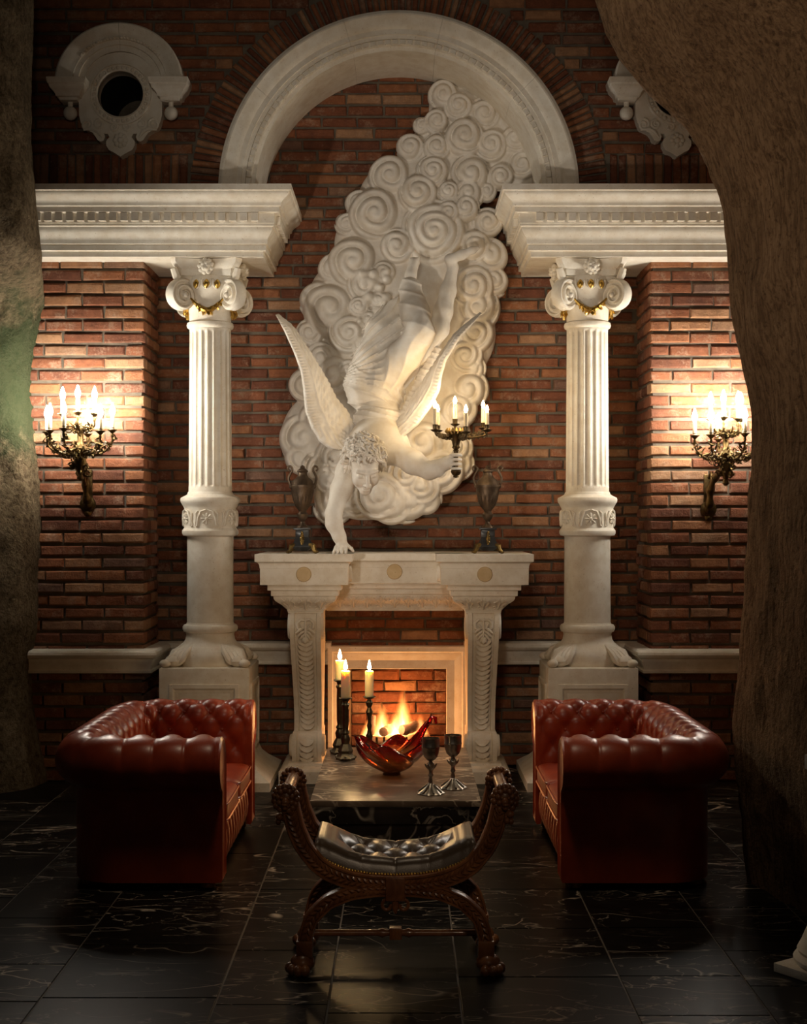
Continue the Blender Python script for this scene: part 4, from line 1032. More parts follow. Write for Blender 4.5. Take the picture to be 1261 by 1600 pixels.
# ================================================================== wall sconces
def sconce(cx, plate_x, zoff, lower, upper, label, seed):
    r_ = random.Random(seed); AY = PIER_Y - 0.28; Zc = 2.075 + zoff
    rt = thing('candle_sconce', label, 'sconce', (plate_x, PIER_Y, 1.72 + zoff), 'gilt bronze wall sconces')
    m = MB()
    # backplate
    m.lathe([(0.001, 0), (0.045, 0.0), (0.052, 0.008), (0.05, 0.018), (0.032, 0.024), (0.028, 0.035), (0.014, 0.042), (0.001, 0.046)], 24, cap=False); m.xf(Matrix.Translation((plate_x, PIER_Y + 0.002, 1.76 + zoff)) @ Matrix.Rotation(PI / 2, 4, 'X'))
    q = MB(); q.lathe([(0.001, 0), (0.022, 0.0), (0.024, 0.01), (0.012, 0.02), (0.001, 0.025)], 16, cap=False); q.xf(Matrix.Translation((plate_x, PIER_Y + 0.002, 1.705 + zoff)) @ Matrix.Rotation(PI / 2, 4, 'X')); m.add(q.v, q.f)
    m.box((plate_x - 0.03, PIER_Y - 0.012, 1.78 + zoff), (plate_x + 0.03, PIER_Y + 0.002, 1.98 + zoff), 0.006)
    m.build('backplate', 'brass', rt)
    # main arm: rises from plate and swells into the bowl
    m = MB(); pts = [Vector((plate_x, PIER_Y - 0.02, 1.77 + zoff)), Vector((plate_x, PIER_Y - 0.05, 1.82 + zoff)), Vector((plate_x, PIER_Y - 0.06, 1.90 + zoff)), Vector((plate_x * 0.6 + cx * 0.4, PIER_Y - 0.12, 1.96 + zoff)), Vector((cx, AY + 0.03, 2.0 + zoff)), Vector((cx, AY, 2.06 + zoff))]
    m.tube(smooth_pts(resample(pts, 22), 2), [0.024 + 0.006 * math.sin(i * 1.3) for i in range(22)], 10)
    q = [Vector((plate_x, PIER_Y - 0.03, 1.96 + zoff)), Vector((plate_x, PIER_Y - 0.10, 1.99 + zoff)), Vector((plate_x, PIER_Y - 0.13, 1.93 + zoff)), Vector((plate_x, PIER_Y - 0.09, 1.88 + zoff))]
    m.tube(smooth_pts(resample(q, 14), 1), 0.013, 8); m.build('bracket_arm', 'brass', rt)
    m = MB(); m.lathe([(0.008, 1.90 + zoff), (0.022, 1.915 + zoff), (0.014, 1.94 + zoff), (0.030, 1.97 + zoff), (0.040, 2.02 + zoff), (0.030, 2.05 + zoff), (0.048, 2.075 + zoff), (0.055, 2.10 + zoff), (0.030, 2.12 + zoff), (0.018, 2.14 + zoff), (0.02, 2.20 + zoff), (0.012, 2.24 + zoff)], 20, (cx, AY, 0)); m.build('stem', 'brass', rt)
    def curl(m, c, r, plane, sgn, th=0.0045):
        a = Vector(plane).normalized(); pts = []
        for i in range(14):
            f = i / 13; t = sgn * f * 2.2 * PI + r_.uniform(0, 0.05); q = r * (1 - 0.75 * f); pts.append(Vector(c) + a * (q * math.cos(t)) + Vector((0, 0, q * math.sin(t))))
        m.tube(pts, th, 5)
    def candle(x, y, z, lean=0.0):
        m = MB(); m.lathe([(0.006, -0.05), (0.010, -0.035), (0.008, -0.02), (0.022, -0.004), (0.030, 0.0), (0.030, 0.004), (0.012, 0.006), (0.013, 0.016)], 14, (x, y, z)); cup = m.build('drip_cup', 'brass', rt)
        m = MB(); m.lathe([(0.0125, 0.005), (0.0125, 0.088), (0.010, 0.091)], 14, (x, y, z)); sl = m.build('candle_sleeve', 'sleeve', cup)
        m = MB(); m.lathe([(0.008, 0.088), (0.012, 0.095), (0.0175, 0.110), (0.0165, 0.125), (0.010, 0.145), (0.004, 0.163), (0.0005, 0.168)], 12, (x, y, z)); m.build('flame_bulb', 'bulb', cup)['label'] = 'glowing flame-shaped bulb'
    for tier, (arms, z, r) in enumerate(((lower, 2.205 + zoff, 0.205), (upper, 2.312 + zoff, 0.108))):
        for deg in arms:
            a = math.radians(deg); d = Vector((math.cos(a), math.sin(a), 0)); c0 = Vector((cx, AY, z - (0.12 if tier == 0 else 0.13))); end = Vector((cx, AY, z - 0.05)) + d * r; dz = r_.uniform(-0.008, 0.008); end.z += dz
            m = MB(); pts = [c0, c0 + d * r * 0.35 + Vector((0, 0, -0.03 if tier == 0 else 0.03)), c0 + d * r * 0.75 + Vector((0, 0, -0.01 if tier == 0 else 0.04)), end + Vector((0, 0, -0.03)), end]
            pp_ = smooth_pts(resample(pts, 18), 2); m.tube(pp_, 0.0065, 7)
            for q in range(7 if tier == 0 else 4):
                p = pp_[min(17, 4 + q * 2)]; curl(m, p + Vector((r_.uniform(-0.012, 0.012), r_.uniform(-0.012, 0.012), r_.uniform(-0.015, 0.02))), r_.uniform(0.012, 0.024), d + Vector((r_.uniform(-0.5, 0.5), r_.uniform(-0.5, 0.5), 0)), r_.choice((-1, 1)))
                m.ball(p + Vector((r_.uniform(-0.025, 0.025), r_.uniform(-0.025, 0.025), r_.uniform(-0.02, 0.03))), r_.uniform(0.006, 0.010), 4, 6)
                m.tube([p, p + Vector((r_.uniform(-0.03, 0.03), r_.uniform(-0.03, 0.03), r_.uniform(0.0, 0.03))), p + Vector((r_.uniform(-0.04, 0.04), r_.uniform(-0.04, 0.04), r_.uniform(0.02, 0.045)))], [0.004, 0.009, 0.002], 5)
            m.build('candle_arm', 'brass', rt)
            candle(end.x, end.y, end.z + 0.048)
    m = MB()
    for i in range(26):
        a = r_.uniform(0, 2 * PI); z = r_.uniform(1.93, 2.12) + zoff; rr = r_.uniform(0.025, 0.07) * (0.6 + (z - 1.9 - zoff) * 3); p = Vector((cx + rr * math.cos(a), AY + rr * math.sin(a), z)); curl(m, p, r_.uniform(0.015, 0.028), (math.cos(a), math.sin(a), 0), r_.choice((-1, 1)), 0.006)
    m.build('scrollwork', 'brass', rt)
    return rt
SCX = 1.965
sconce(-1.960, -1.975, 0.0, (180, 222, 255, 318, 352, 90), (205, 275, 335), 'lit bronze candle-arm sconce on the left brick pier', 3)
sconce(2.015, 1.967, -0.03, (192, 232, 290, 335, 10, 90), (200, 250, 300, 20), 'lit bronze candle-arm sconce on the right brick pier beside the rock arch', 5)
# ================================================================== implicit surfaces (for the sculpture)
class SDF:
    def __init__(s, lo, hi, h):
        s.lo = np.array(lo, np.float32); s.h = h; s.n = np.ceil((np.array(hi) - np.array(lo)) / h).astype(int) + 1
        s.D = np.full(s.n, 0.2, np.float32)
        s.ax = [s.lo[i] + h * np.arange(s.n[i], dtype=np.float32) for i in range(3)]
    def blk(s, lo, hi, pad):
        i0 = np.clip(np.floor((np.array(lo) - pad - s.lo) / s.h).astype(int), 0, s.n); i1 = np.clip(np.ceil((np.array(hi) + pad - s.lo) / s.h).astype(int) + 1, 0, s.n)
        sl = tuple(slice(a, b) for a, b in zip(i0, i1))
        return sl, s.ax[0][sl[0]][:, None, None], s.ax[1][sl[1]][None, :, None], s.ax[2][sl[2]][None, None, :]
    def put(s, sl, d, k, sub=False):
        a = s.D[sl]
        if a.size == 0: return
        if sub:
            h_ = np.maximum(k - np.abs(a + d), 0) / k; s.D[sl] = np.maximum(a, -d) + h_ * h_ * k * 0.25
        elif k > 0:
            h_ = np.maximum(k - np.abs(a - d), 0) / k; s.D[sl] = np.minimum(a, d) - h_ * h_ * k * 0.25
        else: s.D[sl] = np.minimum(a, d)
    def cap(s, a, b, ra, rb, k=0.02, fn=None, sub=False):
        a = np.array(a, np.float32); b = np.array(b, np.float32); r = max(ra, rb)
        sl, X, Y, Z = s.blk(np.minimum(a, b) - r, np.maximum(a, b) + r, k + 0.03)
        ab = b - a; t = ((X - a[0]) * ab[0] + (Y - a[1]) * ab[1] + (Z - a[2]) * ab[2]) / max(1e-9, float(ab @ ab)); t = np.clip(t, 0, 1)
        d = np.sqrt((X - a[0] - t * ab[0]) ** 2 + (Y - a[1] - t * ab[1]) ** 2 + (Z - a[2] - t * ab[2]) ** 2) - (ra + (rb - ra) * t)
        if fn is not None: d = d + fn(X, Y, Z, t)
        s.put(sl, d, k, sub)
    def chain(s, pts, rad, k=0.02, fn=None):
        for i in range(len(pts) - 1): s.cap(pts[i], pts[i + 1], rad[i], rad[i + 1], k, fn)
    def ell(s, c, r, k=0.02, R=None, fn=None, sub=False):
        c = np.array(c, np.float32); m = max(r)
        sl, X, Y, Z = s.blk(c - m, c + m, k + 0.03)
        x, y, z = X - c[0], Y - c[1], Z - c[2]
        if R is not None:
            Ri = np.array(R.transposed())
            x, y, z = Ri[0][0] * x + Ri[0][1] * y + Ri[0][2] * z, Ri[1][0] * x + Ri[1][1] * y + Ri[1][2] * z, Ri[2][0] * x + Ri[2][1] * y + Ri[2][2] * z
        k0 = np.sqrt((x / r[0]) ** 2 + (y / r[1]) ** 2 + (z / r[2]) ** 2); k1 = np.sqrt((x / r[0] ** 2) ** 2 + (y / r[1] ** 2) ** 2 + (z / r[2] ** 2) ** 2)
        d = k0 * (k0 - 1) / np.maximum(k1, 1e-6)
        if fn is not None: d = d + fn(x, y, z, k0)
        s.put(sl, d, k, sub)
    def mesh(s, name, mat, parent, smooth_it=1):
        D = s.D; ins = D < 0; c = np.zeros(tuple(s.n - 1), np.int8)
        offs = [(i, j, k) for i in (0, 1) for j in (0, 1) for k in (0, 1)]
        nx, ny, nz = s.n
        for i, j, k in offs: c += ins[i:nx - 1 + i, j:ny - 1 + j, k:nz - 1 + k]
        act = (c > 0) & (c < 8); idx = np.argwhere(act); vid = np.full(c.shape, -1, np.int32); vid[act] = np.arange(len(idx))
        V = np.stack([D[idx[:, 0] + o[0], idx[:, 1] + o[1], idx[:, 2] + o[2]] for o in offs], 1)
        acc = np.zeros((len(idx), 3)); cnt = np.zeros(len(idx)); of = np.array(offs, float)
        for a in range(8):
            for b in range(a + 1, 8):
                if np.abs(of[a] - of[b]).sum() != 1: continue
                m_ = (V[:, a] < 0) != (V[:, b] < 0); t = V[m_, a] / (V[m_, a] - V[m_, b])
                acc[m_] += of[a] + t[:, None] * (of[b] - of[a]); cnt[m_] += 1
        co = (idx + acc / cnt[:, None]) * s.h + s.lo
        quads = []
        for ax in range(3):
            u, v = [(1, 2), (2, 0), (0, 1)][ax]
            A = [slice(None)] * 3; B_ = [slice(None)] * 3; A[ax] = slice(0, s.n[ax] - 1); B_[ax] = slice(1, s.n[ax])
            ch = ins[tuple(A)] != ins[tuple(B_)]; e = np.argwhere(ch)
            ok = (e[:, u] > 0) & (e[:, v] > 0) & (e[:, u] < s.n[u] - 1) & (e[:, v] < s.n[v] - 1); e = e[ok]
            first = ins[tuple(A)][e[:, 0], e[:, 1], e[:, 2]]
            def g(du, dv):
                q = e.copy(); q[:, u] += du; q[:, v] += dv; return vid[q[:, 0], q[:, 1], q[:, 2]]
            Q = np.stack([g(-1, -1), g(0, -1), g(0, 0), g(-1, 0)], 1); Q[~first] = Q[~first][:, ::-1]; quads.append(Q)
        Q = np.concatenate(quads); Q = Q[(Q >= 0).all(1)]
        if smooth_it:
            for _ in range(smooth_it):
                sm = np.zeros_like(co); cn = np.zeros(len(co))
                for a, b in ((0, 1), (1, 2), (2, 3), (3, 0)):
                    np.add.at(sm, Q[:, a], co[Q[:, b]]); np.add.at(cn, Q[:, a], 1)
                co = 0.5 * co + 0.5 * sm / np.maximum(cn, 1)[:, None]
        return np_mesh(name, co, Q, mat, parent)
def np_mesh(name, co, Q, mat, parent):
    o_ = np.array(parent.get('_o', (0, 0, 0))) if parent is not None else np.zeros(3)
    me = bpy.data.meshes.new(name); co = (co - o_).astype(np.float32); n = len(Q)
    me.vertices.add(len(co)); me.vertices.foreach_set('co', co.ravel()); me.loops.add(n * 4); me.loops.foreach_set('vertex_index', Q.astype(np.int32).ravel())
    me.polygons.add(n); me.polygons.foreach_set('loop_start', np.arange(0, n * 4, 4, dtype=np.int32)); me.polygons.foreach_set('loop_total', np.full(n, 4, np.int32)); me.update(); me.validate()
    return finish(me, name, mat, parent, None, 180)

# ================================================================== cloud relief
cloud = thing('cloud_relief', 'white sculpted cloud of curling scrolls rising up the brick wall behind the angel', 'sculpture', tuple(P(620, 820, -0.12)))
S = SDF((-0.90, -0.62, 1.50), (1.0, -0.002, 4.72), 0.0072)
def pxm(px, py, Y): return P(px, py, Y)
# mass behind the scrolls: (px, py, rx, rz, depth)
for px, py, rx, rz, dp in [(765, 215, 75, 72, .10), (715, 170, 45, 45, .10), (700, 260, 80, 70, .12), (655, 310, 95, 70, .15), (640, 380, 118, 80, .17), (690, 420, 95, 90, .17), (610, 470, 130, 90, .20), (680, 520, 95, 90, .17), (600, 580, 135, 90, .20), (670, 600, 85, 70, .17),
                           (560, 670, 118, 75, .20), (650, 690, 88, 80, .20), (500, 690, 62, 55, .18), (570, 755, 78, 58, .18), (638, 772, 50, 36, .22), (800, 262, 46, 40, .09)]:
    c = P(px, py, -0.05); s_ = SC(-0.05); S.ell((c.x, -0.02, c.z), (rx / s_, dp, rz / s_), 0.04)
pr_ = random.Random(21)
def puff(px, py, r, yf, rings=2.6, d=1, ph=None, amp=0.25, depth=0.85, k=0.012, sx=1.0):
    """scroll puff, r in photo pixels, yf = how far its front stands off the wall"""
    c = P(px, py, -yf * 0.7); s_ = SC(-yf * 0.7); R_ = r / s_; dp = max(R_ * depth, 0.05); cy = -yf + dp; ph = pr_.uniform(0, 1) if ph is None else ph
    cc = np.array((c.x, min(cy, 0.02), c.z), np.float32); dp2 = yf + min(cy, 0.02)
    sl, X, Y, Z = S.blk(cc - max(R_ * 1.15, dp2 * 1.1), cc + max(R_ * 1.15, dp2 * 1.1), 0.06)
    x, y, z = (X - cc[0]) / sx, Y - cc[1], Z - cc[2]
    rr = np.sqrt(x * x + z * z) / R_; th = np.arctan2(z, x)
    k0 = np.sqrt(rr * rr + (y / dp2) ** 2); L_ = (k0 - 1) * min(R_, dp2) * 0.9
    wob = 0.10 * np.sin(3 * th + ph * 9) * np.clip(rr, 0, 1)
    phase = (rr + wob * 0.35) * rings + d * th / (2 * PI) + ph
    rel = np.abs(np.sin(PI * phase)) ** 0.75
    core = np.exp(-(rr * rings / 0.55) ** 2)
    rel = rel * (1 - core) + core * 1.0
    fade = np.clip((1.12 - rr) / 0.25, 0.25, 1)
    S.put(sl, L_ + amp * R_ * (0.75 - rel * fade) * 0.8, k)
U = [(693, 148, 26, .17), (716, 166, 25, .20), (682, 190, 21, .19), (659, 197, 15, .15), (756, 178, 30, .17), (800, 190, 26, .14), (803, 217, 25, .17), (767, 226, 28, .20), (725, 213, 33, .24), (815, 257, 30, .15), (835, 262, 18, .11), (640, 230, 24, .18), (682, 230, 24, .21),
     (676, 268, 28, .24), (609, 274, 36, .22), (735, 272, 34, .23), (782, 277, 22, .20), (653, 301, 33, .27), (731, 303, 27, .23), (700, 300, 18, .24), (760, 300, 18, .18), (560, 318, 24, .17), (586, 333, 46, .26), (727, 325, 24, .25), (762, 348, 26, .20), (541, 350, 20, .16), (700, 335, 24, .27)]
for i, q in enumerate(U): puff(*q, rings=2.4 + 0.5 * pr_.random(), d=1 if i % 2 else -1)
puff(678, 362, 58, .30, 4.2, 1, amp=0.16); puff(620, 385, 30, .27, 2.4, -1); puff(740, 385, 28, .24, 2.4, 1)
Lw = [(552, 409, 44, .27), (520, 420, 26, .18), (765, 400, 32, .20), (571, 446, 32, .27), (600, 428, 20, .26), (738, 447, 38, .25), (770, 440, 28, .18), (495, 468, 32, .20), (516, 482, 50, .26), (546, 520, 36, .29), (565, 540, 18, .28), (575, 500, 16, .28), (560, 480, 17, .29), (590, 470, 16, .27), (745, 480, 40, .22), (742, 520, 36, .22), (726, 556, 32, .22), (738, 575, 24, .18), (484, 520, 24, .20), (520, 585, 38, .25),
      (478, 600, 30, .18), (500, 560, 28, .22), (545, 580, 20, .26), (731, 607, 36, .21), (715, 640, 34, .22), (474, 684, 42, .20), (500, 655, 36, .22), (526, 715, 40, .28), (470, 715, 30, .18), (500, 735, 34, .25), (545, 690, 26, .27), (659, 691, 40, .30), (712, 700, 30, .24), (690, 735, 40, .30), (716, 725, 28, .22), (594, 773, 42, .40), (634, 779, 42, .33), (612, 786, 36, .36), (655, 760, 36, .34), (636, 742, 32, .36), (530, 770, 44, .30), (520, 790, 34, .24), (555, 780, 34, .28), (665, 780, 28, .28), (515, 750, 24, .33)]
for i, q in enumerate(Lw): puff(*q, rings=2.2 + 0.8 * pr_.random(), d=1 if i % 2 else -1)
for i in range(46):   # grape-like small bubbles between the scrolls, left of the drapery
    puff(pr_.uniform(562, 606), pr_.uniform(425, 560), pr_.uniform(5, 10), pr_.uniform(.26, .30), 0.9, 1, amp=0.0, depth=1.0)
S.mesh('cloud_scrolls', 'plaster', cloud, 1)

# ================================================================== angel
angel = thing('angel_statue', 'white winged angel statue diving headfirst with one hand on the mantel', 'statue', tuple(P(535, 862, -0.80)))
A = lambda px, py, Y: np.array(P(px, py, Y), np.float32)
S = SDF((-0.62, -1.06, 1.44), (0.72, -0.18, 3.42), 0.0062)
# torso, upside down: pelvis above, chest below
S.ell(A(590, 688, -0.56), (0.185, 0.125, 0.14), 0.05); S.ell(A(592, 655, -0.47), (0.150, 0.11, 0.14), 0.06); S.ell(A(590, 612, -0.39), (0.165, 0.13, 0.15), 0.06)
S.cap(A(552, 722, -0.64), A(622, 700, -0.60), 0.075, 0.078, 0.05)
S.ell(A(570, 712, -0.66), (0.09, 0.07, 0.08), 0.05); S.ell(A(605, 704, -0.64), (0.09, 0.07, 0.08), 0.05)
S.cap(A(585, 715, -0.68), A(572, 728, -0.80), 0.062, 0.056, 0.03)
# arm resting on the mantel
S.ell(A(543, 735, -0.68), (0.068, 0.07, 0.075), 0.04)
S.chain([A(543, 738, -0.69), A(533, 765, -0.74), A(521, 803, -0.80)], [0.072, 0.064, 0.050], 0.03)
S.ell(A(538, 755, -0.73), (0.05, 0.05, 0.075), 0.03)
S.chain([A(521, 803, -0.80), A(522, 818, -0.815), A(530, 838, -0.815), A(535, 850, -0.81)], [0.050, 0.052, 0.040, 0.033], 0.02)
# arm holding the candelabrum
S.ell(A(620, 706, -0.62), (0.07, 0.07, 0.07), 0.04)
S.chain([A(622, 708, -0.63), A(645, 722, -0.70), A(671, 736, -0.78)], [0.074, 0.074, 0.054], 0.03)
S.chain([A(671, 736, -0.78), A(682, 732, -0.81), A(697, 724, -0.86), A(704, 720, -0.875)], [0.054, 0.052, 0.040, 0.034], 0.02)
# bare legs, upwards
S.chain([A(612, 598, -0.34), A(655, 552, -0.42), A(686, 515, -0.45)], [0.092, 0.082, 0.062], 0.04)
S.chain([A(686, 515, -0.45), A(692, 488, -0.42), A(700, 455, -0.38), A(708, 418, -0.36)], [0.060, 0.060, 0.050, 0.033], 0.03)
S.chain([A(708, 418, -0.36), A(702, 405, -0.37)], [0.034, 0.032], 0.02); S.chain([A(704, 405, -0.38), A(722, 398, -0.41), A(738, 391, -0.43), A(746, 388, -0.43)], [0.032, 0.030, 0.022, 0.015], 0.02)
S.chain([A(598, 595, -0.42), A(632, 556, -0.55), A(656, 520, -0.63)], [0.098, 0.088, 0.072], 0.04)
S.chain([A(656, 520, -0.63), A(650, 490, -0.54), A(641, 452, -0.45)], [0.068, 0.060, 0.038], 0.03)
S.chain([A(641, 452, -0.45), A(642, 430, -0.44), A(647, 410, -0.42)], [0.036, 0.036, 0.034], 0.02)
for i in range(5):
    S.chain([A(640.5 + i * 3.4, 412, -0.42), A(640.5 + i * 3.4, 404 - (2 if i == 4 else 0), -0.43)], [0.0085, 0.0078], 0.004)
# hand on the mantel: palm, four fingers over the edge, thumb
S.ell(A(534, 853, -0.82), (0.040, 0.045, 0.020), 0.012)
MT = 1.449
for i, (x0, x1) in enumerate(((525, 521.5), (530, 528), (535.5, 534.5), (541, 541))):
    L_ = (0.058, 0.068, 0.070, 0.064)[i]; p0 = A(x0, 854.5, -0.845); X1 = float(A(x1, 860, -0.86)[0])
    S.chain([p0, (p0[0] * 0.5 + X1 * 0.5, -0.850 - L_ * 0.42, MT + 0.026), (X1, -0.850 - L_ * 0.80, MT + 0.013), (X1, -0.850 - L_, MT + 0.009)], [0.0115, 0.0105, 0.0095, 0.008], 0.004)
S.chain([A(543, 853, -0.81), A(549, 857, -0.845), A(552, 861, -0.862)], [0.014, 0.011, 0.009], 0.006)
# fist around the candelabrum stem
STX, STY = float(A(712.5, 718, -0.90)[0]), -0.90
S.ell((STX - 0.028, STY + 0.012, float(A(705, 720, -0.9)[2])), (0.022, 0.032, 0.046), 0.014)
for i in range(4):
    z_ = float(A(712, 711 + i * 6.6, -0.9)[2]); rr = 0.0112 - 0.0006 * i; g = 0.030
    pts = [(STX + g * math.cos(a), STY + g * math.sin(a), z_ - 0.002 * i) for a in [math.radians(q) for q in (205, 245, 285, 325, 5, 45)]]
    S.chain(pts, [rr, rr, rr, rr * 0.95, rr * 0.9, rr * 0.8], 0.003)
S.chain([(STX - 0.024, STY + 0.02, float(A(712, 712, -0.9)[2])), (STX - 0.01, STY + 0.032, float(A(712, 706, -0.9)[2])), (STX + 0.012, STY + 0.028, float(A(712, 704, -0.9)[2]))], [0.014, 0.012, 0.010], 0.006)
body = S.mesh('body', 'plaster', angel, 1)

# drapery over hips, thigh and shin
S = SDF((-0.45, -0.82, 2.10), (0.35, -0.22, 3.32), 0.0062)
def ridge(q, e=2.2): return (1 - np.abs(np.sin(q))) ** e
def fan(px, py, n, amp, ph=0.0, wob=0.5):
    c = P(px, py, -0.45)
    def fn(X, Y, Z, t):
        if X.shape == Y.shape: pass
        th = np.arctan2(Z - c.z, X - c.x); return -amp * (ridge(n * th + ph + wob * np.sin(7 * Y + 11 * X) + 0.6 * np.sin(13 * Z + 5 * X)) - 0.25)
    return fn
def lines(f, dx, dz, amp, wob=0.8, dy=0.0):
    def fn(X, Y, Z, t): return -amp * (ridge(f * (X * dx + Z * dz + Y * dy) + wob * np.sin(9 * X + 3 * Z) + 0.5 * np.sin(17 * Z - 6 * Y)) - 0.25)
    return fn
def ellw(c, r, k, fn):   # ellipsoid with a world-space relief
    c_ = np.array(c, np.float32); S.ell(c, r, k, None, lambda x, y, z, k0: fn(x + c_[0], y + c_[1], z + c_[2], k0))
ellw(A(588, 614, -0.40), (0.186, 0.152, 0.155), 0.04, fan(672, 668, 20, 0.018, 0.4, 0.8))
ellw(A(563, 602, -0.41), (0.095, 0.13, 0.14), 0.04, fan(672, 668, 20, 0.016, 0.4, 0.8))
ellw(A(592, 655, -0.475), (0.166, 0.128, 0.10), 0.04, lines(75, 0.18, 1.0, 0.011))
S.chain([A(598, 598, -0.44), A(632, 556, -0.57), A(656, 522, -0.645)], [0.115, 0.102, 0.090], 0.03, fan(585, 650, 11, 0.009, 0.9))
S.chain([A(657, 519, -0.645), A(648, 488, -0.555), A(641, 450, -0.465)], [0.090, 0.094, 0.072], 0.03, lines(38, 0.5, 0.9, 0.010, 1.2))
S.cap(A(654, 512, -0.675), A(658, 500, -0.65), 0.052, 0.040, 0.03)
S.chain([A(566, 598, -0.40), A(582, 560, -0.42), A(598, 520, -0.40), A(618, 482, -0.36)], [0.115, 0.118, 0.112, 0.07], 0.03, fan(520, 592, 24, 0.022, 0.2, 0.7))
S.chain([A(592, 595, -0.50), A(608, 552, -0.50), A(624, 505, -0.45)], [0.075, 0.066, 0.05], 0.03, fan(520, 592, 24, 0.018, 1.0, 0.7))
S.chain([A(638, 648, -0.53), A(648, 622, -0.49), A(662, 585, -0.46), A(684, 545, -0.47)], [0.055, 0.045, 0.034, 0.022], 0.02, lines(90, 0.3, 0.9, 0.010))
S.mesh('drapery', 'plaster', angel, 1)

# head
HC = Vector(P(569, 729, -0.89)); HS = 1.27
HR = Matrix.Rotation(math.radians(13), 3, 'Z') @ Matrix.Rotation(math.radians(33), 3, 'X') @ Matrix.Rotation(math.radians(-3), 3, 'Y')
def H(x, y, z): return np.array(HC + HR @ (Vector((x, y, z)) * HS), np.float32)
S = SDF(HC - Vector((0.19, 0.24, 0.22)), HC + Vector((0.19, 0.20, 0.22)), 0.0038)
E = lambda c, r, k, sub=False: S.ell(H(*c), [q * HS for q in r], k, HR, None, sub)
E((0, 0.022, 0.045), (0.074, 0.096, 0.086), 0.02); E((0, -0.030, -0.020), (0.063, 0.066, 0.092), 0.03)
E((0, -0.070, -0.093), (0.026, 0.024, 0.022), 0.03)
for sx in (-1, 1): E((sx * 0.040, -0.062, -0.034), (0.024, 0.026, 0.030), 0.02); S.cap(H(sx * 0.012, -0.092, 0.018), H(sx * 0.048, -0.080, 0.020), 0.010 * HS, 0.008 * HS, 0.014)
for sx in (-1, 1): E((sx * 0.031, -0.103, -0.002), (0.019, 0.017, 0.012), 0.012, True)
for sx in (-1, 1):
    E((sx * 0.031, -0.080, -0.003), (0.0165, 0.0135, 0.0115), 0.003); S.cap(H(sx * 0.017, -0.0925, -0.007), H(sx * 0.045, -0.088, -0.008), 0.0026, 0.0022, 0.002)
S.cap(H(0, -0.095, 0.012), H(0, -0.124, -0.036), 0.0085 * HS, 0.0115 * HS, 0.012)
for sx in (-1, 1): E((sx * 0.012, -0.108, -0.040), (0.009, 0.011, 0.008), 0.006)
E((0, -0.094, -0.0625), (0.024, 0.012, 0.0065), 0.006); E((0, -0.092, -0.0755), (0.020, 0.013, 0.0075), 0.006)
S.cap(H(-0.024, -0.099, -0.0688), H(0.024, -0.099, -0.0688), 0.0022, 0.0022, 0.004, sub=True); E((0, -0.093, -0.0525), (0.006, 0.010, 0.006), 0.006, True)
for sx in (-1, 1): E((sx * 0.072, 0.012, -0.012), (0.010, 0.022, 0.032), 0.008)
S.cap(H(0, 0.02, -0.05), H(0, 0.075, -0.11), 0.055, 0.06, 0.03)
S.mesh('head', 'plaster', body, 1)
# curly hair
m = MB(); hr = random.Random(11); n = 420
for i in range(n):
    f = (i + 0.5) / n; zz = 1 - 1.55 * f; a = i * 2.39996; q = math.sqrt(max(0, 1 - zz * zz)); dv = Vector((q * math.cos(a), q * math.sin(a), zz))
    if dv.y < -0.25 and dv.z < 0.36 - 0.14 * abs(dv.x): continue
    c = Vector((dv.x * 0.080, 0.022 + dv.y * 0.100, 0.046 + dv.z * 0.094)); t1 = dv.orthogonal().normalized(); t1.rotate(Matrix.Rotation(hr.uniform(0, 6.28), 3, dv)); t2 = dv.cross(t1); pts = []; ln = hr.uniform(0.034, 0.058); sw = hr.uniform(0.010, 0.020); w0 = hr.uniform(0.0085, 0.0125)
    for j in range(10):
        t = j / 9; an = t * hr.uniform(3.4, 3.9) + i; pts.append(Vector(H(*(c + dv * (ln * (t - 0.35 * t * t)) + (t1 * math.cos(an) + t2 * math.sin(an)) * (sw * t ** 0.7) + Vector((0, -0.006 * t, -0.010 * t * t))))))
    m.tube(pts, [w0 * max(0.14, (1 - (j / 9) ** 2.2)) * HS for j in range(10)], 6)
hair = m.build('hair', 'plaster', angel, smooth=180, recalc=False); hair['kind'] = 'stuff'

